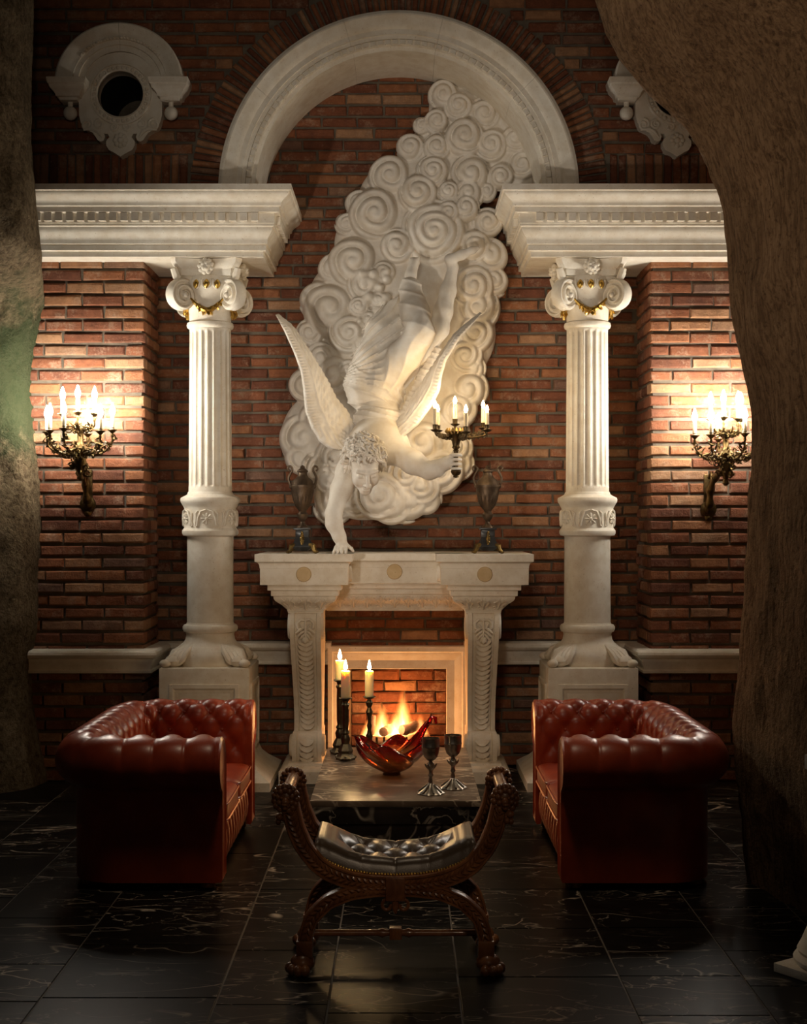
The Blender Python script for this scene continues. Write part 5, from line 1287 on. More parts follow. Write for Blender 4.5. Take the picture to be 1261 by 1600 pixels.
# wings
def wing(outer, inner, yo, yi, th, seed, name='wing'):
    n, k = 150, 36; eo = resample([Vector((a, b, 0)) for a, b in outer], n); ei = resample([Vector((a, b, 0)) for a, b in inner], n); F_ = []; Bk = []; r_ = random.Random(seed)
    eo, ei = smooth_pts(eo, 3), smooth_pts(ei, 3)
    for i in range(n):
        u = i / (n - 1); yo_ = yo[0] + (yo[1] - yo[0]) * u; yi_ = yi[0] + (yi[1] - yi[0]) * u
        a, b = P(eo[i].x, eo[i].y, yo_), P(ei[i].x, ei[i].y, yi_); d = (b - a); nn = Vector((d.y, -d.x, 0)); nn = nn.normalized() if nn.length > 1e-6 else Vector((0, -1, 0))
        if nn.y > 0: nn = -nn
        fr, bk = [], []
        for j in range(k):
            v = j / (k - 1); t = th * (1 - 0.72 * u) * (max(0.0, math.sin(PI * min(1, v * 0.9 + 0.05))) ** 0.6) * (1.25 - 0.7 * v) * max(0.15, min(1, (1 - u) * 9))
            rim = math.exp(-(v / 0.20) ** 2); vane = min(1, max(0, (v - 0.3) / 0.2)); shaft = math.exp(-((v - 0.36) / 0.035) ** 2)
            dsp = 0.0055 * rim * math.sin(u * 300 + v * 9) * (u > 0.2) + 0.006 * shaft * (u < 0.9) + 0.0035 * vane * math.sin(u * 120 - v * 40) * math.sin(v * 20 + u * 9) + 0.004 * vane * abs(math.sin((v * 4 + u * 1.2) * PI))
            if u < 0.34: dsp += 0.010 * (1 - u / 0.34) ** 0.7 * (abs(math.sin((u * 20 + 1.5 * math.sin(v * 8 + u * 12)) * 2.4)) - 0.4)
            p = a.lerp(b, v); ev = 0.0 if 0 < j < k - 1 else 1.0
            scal = 0.008 * abs(math.sin(u * 85)) if j >= k - 2 and u < 0.95 else 0.0
            p = p + d * (scal / max(d.length, 1e-3)) * 1.0
            fr.append(p + nn * (t * 0.5 + dsp * (1 - ev))); bk.append(p - nn * (t * 0.5))
        F_.append(fr); Bk.append(bk)
    m = MB(); G = [f + list(reversed(b)) for f, b in zip(F_, Bk)]; m.grid(G, closev=True); q = len(G[0]); m.f.append(tuple(range(q))); m.f.append(tuple((n - 1) * q + j for j in range(q)))
    return m.build(name, 'plaster', angel, smooth=70)
wing([(520, 702), (514.4, 699.7), (500.9, 690.3), (487.4, 668.7), (478, 641.8), (475.3, 609.4), (471.2, 579.8), (460.4, 550.1), (444.3, 515), (430.8, 492.1)], [(562, 705), (557.5, 687.6), (554.8, 668.7), (541.3, 641.8), (525.2, 622.9), (511.7, 595.9), (492.8, 563.6), (473.9, 533.9), (455, 507), (434.8, 490.2)], (-0.60, -0.80), (-0.47, -0.72), 0.085, 1)
wing([(600, 715), (608.7, 703.8), (630.3, 680.9), (651.9, 663.3), (673.4, 633.7), (685.6, 609.4), (688.3, 587.8), (695, 563.6), (716.6, 528.5), (753, 489.4)], [(585, 700), (592.6, 693), (598, 679.5), (625, 649.9), (649.2, 614.8), (668, 585.2), (689.6, 552.8), (711.2, 520.4), (738, 497.5), (750.3, 488)], (-0.62, -0.72), (-0.52, -0.60), 0.080, 2)

# candelabrum in the hand
cd_ = thing('candelabrum', 'bronze five-light candelabrum held up by the angel', 'candelabrum', (STX, STY, float(A(710, 746, -0.9)[2])))
zt = lambda py: float(A(712, py, -0.9)[2]); m = MB()
m.lathe([(0.004, zt(747)), (0.018, zt(745.5)), (0.016, zt(743)), (0.026, zt(741)), (0.032, zt(737)), (0.026, zt(733)), (0.015, zt(730)), (0.014, zt(706)), (0.018, zt(704)), (0.014, zt(702)), (0.026, zt(699)), (0.020, zt(697)), (0.026, zt(690)), (0.040, zt(683)), (0.055, zt(679)), (0.050, zt(677)), (0.020, zt(675)), (0.012, zt(668))], 20, (STX, STY, 0)); m.build('handle', 'bronze', cd_)
for i, (px, cy_, dy, bt) in enumerate(((680, 672, -0.10, 626), (684, 673, 0.10, 632), (711, 663, 0.14, 619), (728, 675, -0.13, 633), (755, 669, 0.09, 626), (761, 672, -0.06, 633))):
    X_ = (px - 630.5) / SC(STY + dy) + CX; zc_ = CZ - (cy_ - HORIZON) / SC(STY + dy); m = MB(); e = Vector((X_, STY + dy, zc_)); c0 = Vector((STX, STY, zt(681)))
    pp_ = smooth_pts(resample([c0, c0.lerp(e, 0.5) + Vector((0, 0, -0.03)), e + Vector((0, 0, -0.03)), e], 16), 2); m.tube(pp_, [0.010 - 0.0003 * q for q in range(16)], 7)
    for q in range(3, 15, 2):
        p = pp_[q]; m.ball(p + Vector((0, 0, 0.012)), (0.010, 0.010, 0.012), 4, 6); m.ball(p + Vector((0.008, 0.0, -0.008)), 0.008, 4, 6)
    m.build('arm', 'bronze', cd_)
    m = MB(); m.lathe([(0.010, -0.012), (0.024, -0.004), (0.030, 0.002), (0.022, 0.004), (0.015, 0.006), (0.016, 0.030), (0.018, 0.033)], 14, tuple(e), lambda t, z: 1 + 0.08 * math.cos(7 * t) if z < 0.005 else 1.0); cup = m.build('candle_cup', 'bronze', cd_)
    hh = zc_ + 0.033; zb = CZ - (bt + 12 - HORIZON) / SC(STY + dy); m = MB(); m.lathe([(0.0125, hh - 0.01), (0.0125, zb), (0.009, zb + 0.002)], 12, (e.x, e.y, 0)); m.build('candle_sleeve', 'sleeve', cup)
    m = MB(); m.lathe([(0.004, 0.0), (0.009, 0.008), (0.011, 0.018), (0.008, 0.032), (0.003, 0.044), (0.0005, 0.048)], 10, (e.x, e.y, zb + 0.001)); m.build('flame_bulb', 'candlebulb', cup)['label'] = 'glowing flame-shaped bulb'
m = MB()
for i in range(16):
    t = 2 * PI * i / 16; m.tube([(STX + 0.045 * math.cos(t), STY + 0.045 * math.sin(t), zt(679)), (STX + 0.062 * math.cos(t), STY + 0.062 * math.sin(t), zt(674)), (STX + 0.055 * math.cos(t), STY + 0.055 * math.sin(t), zt(669))], [0.006, 0.009, 0.003], 5)
m.build('leaf_crown', 'ormolu', cd_)
# ================================================================== chesterfield sofas
def build_sofa():
    rt = thing('chesterfield_sofa', 'x', 'sofa', (0, 0, 0), 'oxblood chesterfield sofas')
    hb, xb, rc = 0.625, -0.62, 0.16     # arm centre line (y), back centre line (x), corner radius
    path = []
    def seg(a, b, n): return [(a[0] + (b[0] - a[0]) * i / n, a[1] + (b[1] - a[1]) * i / n) for i in range(n)]
    path += seg((0.0, -hb), (xb + rc, -hb), 56)
    path += [(xb + rc - rc * math.sin(t), -hb + rc - rc * math.cos(t)) for t in [i * PI / 2 / 26 for i in range(26)]]
    path += seg((xb, -hb + rc), (xb, hb - rc), 110)
    path += [(xb + rc - rc * math.cos(t), hb - rc + rc * math.sin(t)) for t in [i * PI / 2 / 26 for i in range(26)]]
    path += seg((xb + rc, hb), (0.0, hb), 56) + [(0.0, hb)]
    cr, cn, cz = 0.118, 0.035, 0.568
    prof = [(-0.088, 0.26 + 0.02 * i) for i in range(15)]
    prof += [(cn + cr * math.cos(math.radians(a)), cz + cr * math.sin(math.radians(a))) for a in range(185, -75, -6)]
    prof += [(0.062, 0.448), (0.056, 0.44), (0.055, 0.36), (0.055, 0.2), (0.055, 0.035)]
    sl = [0.0]
    for a, b in zip(prof, prof[1:]): sl.append(sl[-1] + math.hypot(b[0] - a[0], b[1] - a[1]))
    top_s = sl[15]; tl = [0.0]
    for a, b in zip(path, path[1:]): tl.append(tl[-1] + math.hypot(b[0] - a[0], b[1] - a[1]))
    total = tl[-1]; nb = round(total / 0.136); p = total / nb; q = 0.092; s_off = sl[15 + 14] - 0.0   # a button row near the crown of the roll
    G = []; btn = {}
    nP = len(path)
    for i in range(nP):
        a, b = path[max(i - 1, 0)], path[min(i + 1, nP - 1)]; d = Vector((b[0] - a[0], b[1] - a[1])); d.normalize(); o = Vector((-d.y, d.x))   # outwards
        row = []
        for j, (n_, z) in enumerate(prof):
            u = tl[i] / p; v = (sl[j] - s_off) / (2 * q); A_, B_ = u + v, u - v
            pil = (abs(math.sin(PI * A_)) * abs(math.sin(PI * B_))) ** 0.5
            du = u - round(u); dv = v - round(v); du2 = u - 0.5 - round(u - 0.5); dv2 = v - 0.5 - round(v - 0.5)
            db = min(math.hypot(du * p, dv * 2 * q), math.hypot(du2 * p, dv2 * 2 * q)) / 0.045
            h = 0.55 * pil + 0.45 * min(1.0, db) ** 0.7
            # normal of the profile
            j0, j1 = max(j - 1, 0), min(j + 1, len(prof) - 1); tn, tz = prof[j1][0] - prof[j0][0], prof[j1][1] - prof[j0][1]; ln = math.hypot(tn, tz) or 1; nn, nz = -tz / ln, tn / ln
            if sl[j] <= s_off + 0.004: amp = 0.034; hh = h - 0.72
            else:
                f = max(0.0, 1 - (sl[j] - s_off) / 0.05); pl_ = abs(math.sin(PI * u)) ** 0.35; g = max(0.0, 1 - max(0.0, sl[j] - s_off - 0.16) / 0.08)
                hh = (h - 0.72) * f + (1 - f) * (pl_ - 0.9) * 0.5 * g; amp = 0.034
            if j >= len(prof) - 5: hh = 0; amp = 0
            ends = min(1.0, min(i, nP - 1 - i) / 3.0); dd = amp * hh * ends
            N_ = n_ + nn * dd; row.append((path[i][0] + o.x * N_, path[i][1] + o.y * N_, z + nz * dd))
        G.append(row)
    m = MB(); m.grid(G); up = m.build('tufted_back_and_arms', 'oxblood', rt, smooth=180)
    # buttons
    for k in range(1, nb):
        for rowv in (0, -0.5, -1.0):
            u = k if rowv != -0.5 else k - 0.5
            t = u * p; s_ = s_off + rowv * 2 * q
            i = min(range(nP), key=lambda e: abs(tl[e] - t)); j = min(range(len(prof)), key=lambda e: abs(sl[e] - s_)); c = G[i][j]
            mm = MB(); mm.ball(c, 0.010, 5, 8); mm.build('button', 'oxblood', up)
    # arm front scrolls
    for sgn in (-1, 1):
        ol = [(n_, z) for n_, z in prof[8:]]; ol = [(-0.088, 0.035)] + [(-0.088, 0.3)] + ol
        cxm = sum(a for a, _ in ol) / len(ol)
        m = MB(); n = len(ol)
        def ring(x, sc, dz=0.0): return [(x, sgn * (hb + cn + (a - cn) * sc), 0.38 + (z - 0.38) * sc) for a, z in ol]
        G2 = [ring(-0.01, 0.99), ring(0.014, 1.0), ring(0.022, 0.96), ring(0.016, 0.90), ring(0.014, 0.86)]
        m.grid(G2, closev=True); m.f.append(tuple(4 * n + k for k in range(n))); m.build('arm_front', 'oxblood', rt, smooth=45)
    # body under the seat, front border with vertical pleats
    m = MB(); m.box((xb + 0.05, -hb + 0.08, 0.04), (-0.03, hb - 0.08, 0.27), 0.01); m.build('seat_base', 'oxblood', rt, smooth=40)
    m = MB(); G = []; ny = 180; y0, y1 = -hb + 0.085, hb - 0.085
    for i in range(ny + 1):
        y = y0 + (y1 - y0) * i / ny; h = abs(math.sin(PI * i / ny * 11)) ** 0.5; G.append([(-0.02 + 0.028 * h * math.sin(PI * min(1, max(0, f))) ** 0.5 * (1 if 0 < f < 1 else 0), y, 0.05 + 0.21 * f) for f in (0, 0.08, 0.25, 0.5, 0.75, 0.92, 1.0)])
    m.grid(G); m.build('pleated_front', 'oxblood', rt, smooth=60)
    for sgn in (-1, 1):
        m = MB(); yc, ly = sgn * (hb - 0.088) / 2, (hb - 0.088) / 2 - 0.003; G = []; nu, nv_ = 28, 40
        for i in range(nu + 1):
            a = -PI / 2 + PI * i / nu; row = []
            for k in range(nv_):
                b = 2 * PI * k / nv_; ca, sa, cb, sb = math.cos(a), math.sin(a), math.cos(b), math.sin(b); pw = lambda x, e: math.copysign(abs(x) ** e, x)
                x = -0.265 + 0.285 * pw(ca, 0.25) * pw(cb, 0.18); y = yc + ly * pw(ca, 0.25) * pw(sb, 0.18); z = 0.315 + 0.055 * pw(sa, 0.35) + 0.018 * (1 - ((x + 0.265) / 0.285) ** 2) * (1 - ((y - yc) / ly) ** 2) * (sa > 0) + 0.003 * fbm(x * 14, y * 14, sgn, 3) * (sa > 0)
                row.append((x, y, z))
            G.append(row)
        m.grid(G, closev=True, flip=True); m.f.append(tuple(range(nv_))); m.f.append(tuple(nu * nv_ + k for k in range(nv_))); cu = m.build('seat_cushion', 'oxblood', rt, smooth=60)
        for zz in (0.352, 0.278):
            pts = []
            for k in range(64):
                b = 2 * PI * k / 64; pw = lambda x, e: math.copysign(abs(x) ** e, x); pts.append((-0.265 + 0.287 * pw(math.cos(b), 0.18), yc + (ly + 0.001) * pw(math.sin(b), 0.18), zz))
            m = MB(); m.tube(pts, 0.005, 5, closed=True); m.build('piping', 'oxblood', cu)
    for x, y in ((-0.05, -hb + 0.0), (-0.05, hb - 0.0), (xb + 0.02, -hb + 0.06), (xb + 0.02, hb - 0.06)):
        m = MB(); m.lathe([(0.022, 0.0), (0.032, 0.008), (0.034, 0.02), (0.030, 0.036)], 16, (x, y, 0)); m.build('foot', 'wood', rt)
    return rt
sofaL = build_sofa(); sofaL.location = (-0.80, -2.53, 0); sofaL['label'] = 'oxblood leather chesterfield sofa on the left, facing right'
sofaR = copy_tree(sofaL); sofaR.location = (0.755, -2.53, 0); sofaR.rotation_euler = (0, 0, PI); sofaR['label'] = 'oxblood leather chesterfield sofa on the right, facing left, beside the rock'

# ================================================================== marble table
TZ = 0.40; TX0, TX1, TY0, TY1 = -0.389, 0.377, -3.20, -1.70
tb = thing('coffee_table', 'low brown marble coffee table with pale veins in front of the fire', 'table', ((TX0 + TX1) / 2, (TY0 + TY1) / 2, 0))
m = MB(); m.box((TX0, TY0, TZ - 0.028), (TX1, TY1, TZ), 0.003); m.build('table_top', 'tabletop', tb, smooth=30)
m = MB(); m.box((TX0 + 0.004, TY0 + 0.004, TZ - 0.105), (TX1 - 0.004, TY1 - 0.004, TZ - 0.0285), 0.002); m.build('apron', 'tableside', tb, smooth=30)
m = MB(); m.box((TX0 + 0.05, TY0 + 0.05, 0.0), (TX1 - 0.05, TY1 - 0.05, TZ - 0.1055), 0.002); m.build('base', 'tableside', tb, smooth=30)

# ================================================================== carved X-frame stool
SY0, SY1 = -4.35, -4.0; SXC = 0.0
st = thing('curule_stool', 'carved wooden curule stool with lion heads and tufted dark leather seat', 'stool', (SXC, (SY0 + SY1) / 2, 0))
upc = [(-0.385, 0.615), (-0.379, 0.587), (-0.366, 0.533), (-0.338, 0.467), (-0.285, 0.399), (-0.235, 0.366), (-0.17, 0.342), (-0.09, 0.328), (0, 0.324)]
dnc = [(-0.331, 0.110), (-0.324, 0.150), (-0.307, 0.202), (-0.246, 0.261), (-0.164, 0.295), (-0.08, 0.306), (0, 0.309)]
def full(c): return [Vector((x, 0, z)) for x, z in c] + [Vector((-x, 0, z)) for x, z in reversed(c[:-1])]
def band(m, pts, hw, th, y):
    """flat carved band: raised borders and a sunk centre, swept along pts in the XZ plane at depth y"""
    G = []; n = len(pts)
    for i in range(n):
        t = (pts[min(i + 1, n - 1)] - pts[max(i - 1, 0)]).normalized(); nn = Vector((-t.z, 0, t.x)); c = pts[i]; h = hw[i] if hasattr(hw, '__len__') else hw
        cs = [(-1, 0.5), (-1, -0.35), (-0.9, -0.5), (-0.68, -0.5), (-0.6, -0.32), (0.6, -0.32), (0.68, -0.5), (0.9, -0.5), (1, -0.35), (1, 0.5)]
        G.append([c + nn * (h * a) + Vector((0, y + th * b, 0)) for a, b in cs])
    m.grid(G, closev=True); q = len(G[0]); o = len(m.v) - n * q; m.f.append(tuple(o + k for k in range(q))); m.f.append(tuple(o + (n - 1) * q + k for k in range(q)))
def braid(par, pts, hw, y, step=0.021):
    pts2 = resample(pts, int(sum((b - a).length for a, b in zip(pts, pts[1:])) / step)); m = MB(); n = len(pts2)
    for i in range(1, n - 1):
        t = (pts2[i + 1] - pts2[i - 1]).normalized()
        if pts2[i].x > 0: t = -t
        nn = Vector((-t.z, 0, t.x))
        for s_ in (-1, 1):
            a = pts2[i] + nn * (s_ * hw * 0.52) - t * 0.012; b = pts2[i] + nn * (s_ * hw * 0.03) + t * 0.012
            m.tube([a + Vector((0, y, 0)), (a + b) / 2 + Vector((0, y - 0.005, 0)), b + Vector((0, y, 0))], [0.003, 0.0065, 0.003], 5)
    m.build('braid_carving', 'wood', par, smooth=60)['kind'] = 'stuff'
for fi, y in enumerate((SY0, SY1)):
    face = -1 if fi == 0 else 1
    pu = smooth_pts(resample(full(upc), 90), 2); m = MB(); band(m, pu, 0.033, 0.046, y); ua = m.build('seat_rail', 'wood', st, smooth=40)
    braid(ua, pu, 0.033, y - 0.018)
    pd = smooth_pts(resample(full(dnc), 70), 2)
    # left and right legs as separate pieces meeting under the centre
    half = len(pd) // 2
    for sgn in (-1, 1):
        pts = pd[:half + 1] if sgn < 0 else pd[half - 1:]; m = MB(); band(m, pts, 0.027, 0.044, y); lg = m.build('leg', 'wood', st, smooth=40); braid(lg, pts, 0.027, y - 0.017)
        fx = sgn * 0.331
        m = MB(); m.box((fx - 0.030, y - 0.030, 0.062), (fx + 0.030, y + 0.030, 0.122), 0.005); m.build('foot_block', 'wood', lg, smooth=35)
        m = MB(); m.ball((fx + sgn * 0.008, y - 0.008, 0.040), (0.046, 0.044, 0.036), 8, 14)
        for k in range(4):
            a = math.radians(-90 + sgn * 32 + (k - 1.5) * 34); m.ball((fx + sgn * 0.010 + 0.044 * math.cos(a), y - 0.006 + 0.048 * math.sin(a), 0.022), (0.019, 0.022, 0.0215), 6, 10)
        m.build('paw_foot', 'wood', lg, smooth=60)
        # lion head
        hx, hz = sgn * 0.400, 0.640; m = MB(); m.ball((hx, y - 0.006, hz), (0.044, 0.034, 0.048), 8, 14); hr_ = random.Random(fi * 2 + sgn + 5)
        for k in range(15):
            a = 2 * PI * k / 15; m.ball((hx + 0.040 * math.cos(a), y - 0.014 + hr_.uniform(-0.006, 0.006), hz + 0.043 * math.sin(a)), (0.014, 0.016, 0.015), 5, 8)
        for k in range(9):
            a = 2 * PI * k / 9 + 0.2; m.ball((hx + 0.025 * math.cos(a), y - 0.030, hz + 0.028 * math.sin(a) + 0.004), (0.012, 0.012, 0.012), 5, 8)
        m.ball((hx + sgn * -0.002, y - 0.042, hz - 0.008), (0.016, 0.018, 0.018), 6, 10); m.ball((hx, y - 0.050, hz - 0.016), (0.013, 0.012, 0.008), 5, 8); m.ball((hx, y - 0.044, hz - 0.030), (0.011, 0.011, 0.008), 5, 8)
        for e in (-1, 1): m.ball((hx + e * 0.012, y - 0.046, hz + 0.006), 0.005, 4, 6)
        for k in range(6): m.ball((hx + sgn * 0.012 + hr_.uniform(-0.018, 0.018), y - 0.010 + hr_.uniform(-0.016, 0.012), hz - 0.055 - 0.006 * k), (0.016 - k * 0.001, 0.014, 0.014), 5, 8)
        m.build('lion_head', 'wood', ua, smooth=60)['label'] = 'carved lion head finial'
    m = MB(); m.box((-0.036, y - 0.032, 0.268), (0.036, y + 0.030, 0.356), 0.006); ct = m.build('centre_block', 'wood', ua, smooth=35)
    for sgn in (-1, 1):
        pts = []
        for k in range(16):
            f = k / 15; a = PI / 2 - sgn * 0 + sgn * -f * 2.6 * PI / 1.6; q = 0.024 * (1 - 0.6 * f); pts.append((sgn * 0.028 + q * math.cos(a) * 1.0, y - 0.014, 0.262 - 0.012 + q * math.sin(a)))
        m = MB(); m.tube(pts, 0.0065, 6); m.build('drop_scroll', 'wood', ct)
    m = MB(); m.tube([(0, y - 0.014, 0.27), (0, y - 0.018, 0.245), (0, y - 0.014, 0.222)], [0.012, 0.014, 0.006], 8); m.build('drop_leaf', 'wood', ct)
for sgn in (-1, 1):
    m = MB(); G = []
    m.tube([(sgn * 0.398, SY0 + 0.03, 0.655), (sgn * 0.398, SY1 - 0.03, 0.655)], 0.024, 16); m.build('hand_roll', 'polishedroll', st)['label'] = 'polished brown hand roll'
    m = MB(); m.tube([(sgn * 0.331, SY0 + 0.02, 0.095), (sgn * 0.331, SY1 - 0.02, 0.095)], 0.014, 10); m.build('side_stretcher', 'wood', st)
    # inner leather side panels beneath the arm rolls
m = MB(); ym = (SY0 + SY1) / 2; prf = []
for i in range(41):
    x = -0.331 + 0.662 * i / 40; d = abs(x); r = 0.0125 + (0.006 if 0.045 < d < 0.06 or d > 0.30 else 0.0); prf.append((x, r))
m.tube([(x, ym, 0.095) for x, _ in prf], [r for _, r in prf], 12); m.build('stretcher', 'wood', st)
m = MB(); m.box((-0.024, ym - 0.02, 0.073), (0.024, ym + 0.02, 0.117), 0.004); m.build('stretcher_block', 'wood', st)
# seat
def zb(x):
    a = abs(x); pts = [(0, 0.357), (0.09, 0.361), (0.17, 0.375), (0.235, 0.400), (0.27, 0.422), (0.30, 0.455)]
    for (x0, z0), (x1, z1) in zip(pts, pts[1:]):
        if a <= x1: return z0 + (z1 - z0) * (a - x0) / (x1 - x0)
    return pts[-1][1]
nx_, ny_ = 130, 64; G = []; Gb = []
ya, yb_ = SY0 - 0.004, SY1 + 0.004
for i in range(nx_ + 1):
    x = -0.295 + 0.59 * i / nx_; row = []; rb = []
    for j in range(ny_ + 1):
        f = j / ny_; y = ya + (yb_ - ya) * f; u = x / 0.122; v = (y - ym) / 0.17
        A_, B_ = u + v + 0.5, u - v + 0.5
        pil = (abs(math.sin(PI * A_)) * abs(math.sin(PI * B_))) ** 0.4
        wx = max(0.0, min(1.0, (0.215 - abs(x)) / 0.05)); wy = max(0.0, min(1.0, (0.14 - abs(y - ym)) / 0.05)); wi = wx * wy
        # border pleats
        pb = abs(math.sin(PI * (u + 0.5 * 0))) ** 0.3
        edge = (1 - (2 * f - 1) ** 8) ** 0.5 * (1 - (x / 0.297) ** 10) ** 0.5 if abs(x) < 0.297 else 0.0
        puffy = 0.060 + 0.026 * (abs(x) / 0.29) ** 2
        h = wi * (pil * 0.62 + 0.30) + (1 - wi) * (1.0 - 0.10 * (1 - pb) * (abs(x) < 0.2))
        row.append((x * (1 + 0.02 * edge), y, zb(x) + 0.002 + puffy * edge * h)); rb.append((x, y, zb(x) - 0.012))
    G.append(row); Gb.append(rb)
m = MB(); m.grid(G, flip=True); m.grid(Gb)
for side in (0, -1):
    m.grid([[G[i][side], Gb[i][side]] for i in range(nx_ + 1)])
seat = m.build('seat_cushion', 'blackleather', st, smooth=60)
for (bu, bv) in [(a, 0) for a in (-1.5, -0.5, 0.5, 1.5)] + [(a, b) for a in (-1, 0, 1) for b in (-0.5, 0.5)]:
    x, y = bu * 0.122, ym + bv * 0.17; m = MB(); m.ball((x, y, zb(x) + 0.018), (0.009, 0.009, 0.006), 4, 8); m.build('button', 'blackleather', seat)
m = MB()
for y, s_ in ((SY0 - 0.006, -1), (SY1 + 0.006, 1)):
    pts = resample([Vector((-0.29 + 0.58 * i / 60, 0, zb(-0.29 + 0.58 * i / 60) + 0.003)) for i in range(61)], 58)
    for p in pts: m.ball((p.x, y, p.z), (0.0058, 0.0065, 0.0058), 4, 7)
o = m.build('nail_heads', 'gold', seat); o['kind'] = 'stuff'; o['label'] = 'row of small brass nail heads'

# ================================================================== glass bowl
BX, BY_ = -0.028, -2.54
def glass_mat():
    m, nt, b = newmat('red_amber_glass'); v = coord(nt, 'World'); g = N(nt, 'ShaderNodeNewGeometry'); sx = N(nt, 'ShaderNodeSeparateXYZ'); L(nt, g.outputs['Position'], sx.inputs[0])
    hgt = math_(nt, 'MULTIPLY', math_(nt, 'SUBTRACT', sx.outputs[2], TZ), 5.0); f = math_(nt, 'ADD', hgt, math_(nt, 'MULTIPLY', math_(nt, 'SUBTRACT', noise(nt, v, 9, 3, 0.5, 1.0), 0.5), 0.9))
    r = ramp(nt, f, [(0.10, (0.42, 0.20, 0.08)), (0.42, (0.62, 0.33, 0.14)), (0.62, (0.55, 0.05, 0.03)), (0.9, (0.60, 0.02, 0.03))])
    L(nt, r.outputs[0], b.inputs['Base Color']); b.inputs['Transmission Weight'].default_value = 0.93; b.inputs['Roughness'].default_value = 0.06; b.inputs['IOR'].default_value = 1.45; b.inputs['Coat Weight'].default_value = 0.3
    return m
M['glass'] = glass_mat()
bw = thing('glass_bowl', 'red and amber art glass bowl with swirling folded petals', 'bowl', (BX, BY_, TZ))
m = MB(); nu, nt_ = 26, 132; F1 = []; F2 = []
for i in range(nu + 1):
    u = i / nu; r1, r2 = [], []
    for k in range(nt_):
        t = 2 * PI * k / nt_; tw = t + 1.7 * u; w6 = 0.5 + 0.5 * math.cos(6 * tw); lip = max(0, u - 0.45) / 0.55
        r = 0.040 + 0.135 * math.sin(min(1, u * 0.98) * PI / 2) ** 1.1 * (1 + 0.18 * lip * (w6 - 0.5) * 2); z = 0.012 + 0.150 * u ** 1.35 + 0.040 * lip * (w6 - 0.55) + 0.020 * lip * math.cos(2 * t - 0.6) + (0.055 * lip * max(0, math.cos(t - 0.35)) ** 14)
        r *= 1 + 0.13 * math.sin(PI * u) * (w6 - 0.5); th = 0.009 * (1 - 0.35 * u)
        r1.append((BX + r * math.cos(t), BY_ + r * math.sin(t), TZ + z)); r2.append((BX + (r - th) * math.cos(t), BY_ + (r - th) * math.sin(t), TZ + z + th * 0.7))
    F1.append(r1); F2.append(r2)
m.grid(F1 + list(reversed(F2)), closev=True, flip=True); n_ = nt_; m.f.append(tuple(range(n_))); q = (2 * nu + 1) * n_; m.f.append(tuple(q + k for k in range(n_)))
m.build('bowl_shell', 'glass', bw, smooth=70)
m = MB(); m.lathe([(0.042, 0.0), (0.046, 0.004), (0.040, 0.014)], 28, (BX, BY_, TZ)); m.build('foot', 'glass', bw)
tp = Vector(F1[-1][int(0.35 / (2 * PI) * nt_)]); m = MB(); m.tube([tp + Vector((-0.02, 0, -0.03)), tp, tp + Vector((0.012, 0, 0.022)), tp + Vector((0.030, 0, 0.018)), tp + Vector((0.034, 0, -0.012))], [0.012, 0.012, 0.011, 0.010, 0.007], 8); m.build('curled_tip', 'glass', bw)

# ================================================================== goblets
def goblet(x, y, h, label):
    g = thing('goblet', label, 'goblet', (x, y, TZ), 'pewter goblets on the marble table'); k = h / 0.256
    m = MB(); m.lathe([(0.004, 0.150 * k), (0.016, 0.153 * k), (0.030, 0.168 * k), (0.038, 0.190 * k), (0.040, 0.210 * k), (0.0415, 0.212 * k), (0.0415, 0.218 * k), (0.040, 0.220 * k), (0.0405, 0.256 * k), (0.0385, 0.256 * k), (0.038, 0.215 * k), (0.035, 0.190 * k), (0.02, 0.168 * k), (0.001, 0.164 * k)], 28, (x, y, TZ), cap=False); m.build('cup', 'pewter', g)
    m = MB(); m.lathe([(0.008, 0.045 * k), (0.010, 0.06 * k), (0.007, 0.075 * k), (0.012, 0.085 * k), (0.008, 0.095 * k), (0.009, 0.110 * k), (0.017, 0.122 * k), (0.019, 0.130 * k), (0.010, 0.140 * k), (0.007, 0.152 * k)], 14, (x, y, TZ), lambda t, z: 1 + 0.18 * math.cos(5 * t + z * 60)); stm = m.build('stem', 'pewter', g)
    for i in range(6):
        t = 2 * PI * i / 6; m = MB(); m.tube([(x + 0.008 * math.cos(t), y + 0.008 * math.sin(t), TZ + 0.112 * k), (x + 0.020 * math.cos(t), y + 0.020 * math.sin(t), TZ + 0.126 * k), (x + 0.028 * math.cos(t), y + 0.028 * math.sin(t), TZ + 0.138 * k)], [0.004, 0.006, 0.002], 5); m.build('leaf', 'pewter', stm)
    m = MB(); m.lathe([(0.060, 0.0), (0.062, 0.004), (0.056, 0.010), (0.042, 0.018), (0.030, 0.028), (0.014, 0.042), (0.008, 0.050)], 42, (x, y, TZ), lambda t, z: 1 + 0.07 * math.cos(7 * t) * (z < 0.045)); ft = m.build('foot', 'pewter', g)
    for i in range(7):
        t = 2 * PI * (i + 0.5) / 7; m = MB(); m.tube([(x + 0.016 * math.cos(t), y + 0.016 * math.sin(t), TZ + 0.042 * k), (x + 0.034 * math.cos(t), y + 0.034 * math.sin(t), TZ + 0.027), (x + 0.056 * math.cos(t), y + 0.056 * math.sin(t), TZ + 0.010)], [0.004, 0.006, 0.005], 6); m.build('foot_rib', 'pewter', ft)
goblet(0.155, -3.03, 0.256, 'pewter goblet on the table nearer the stool')
goblet(0.262, -2.90, 0.250, 'pewter goblet on the table nearer the right sofa')

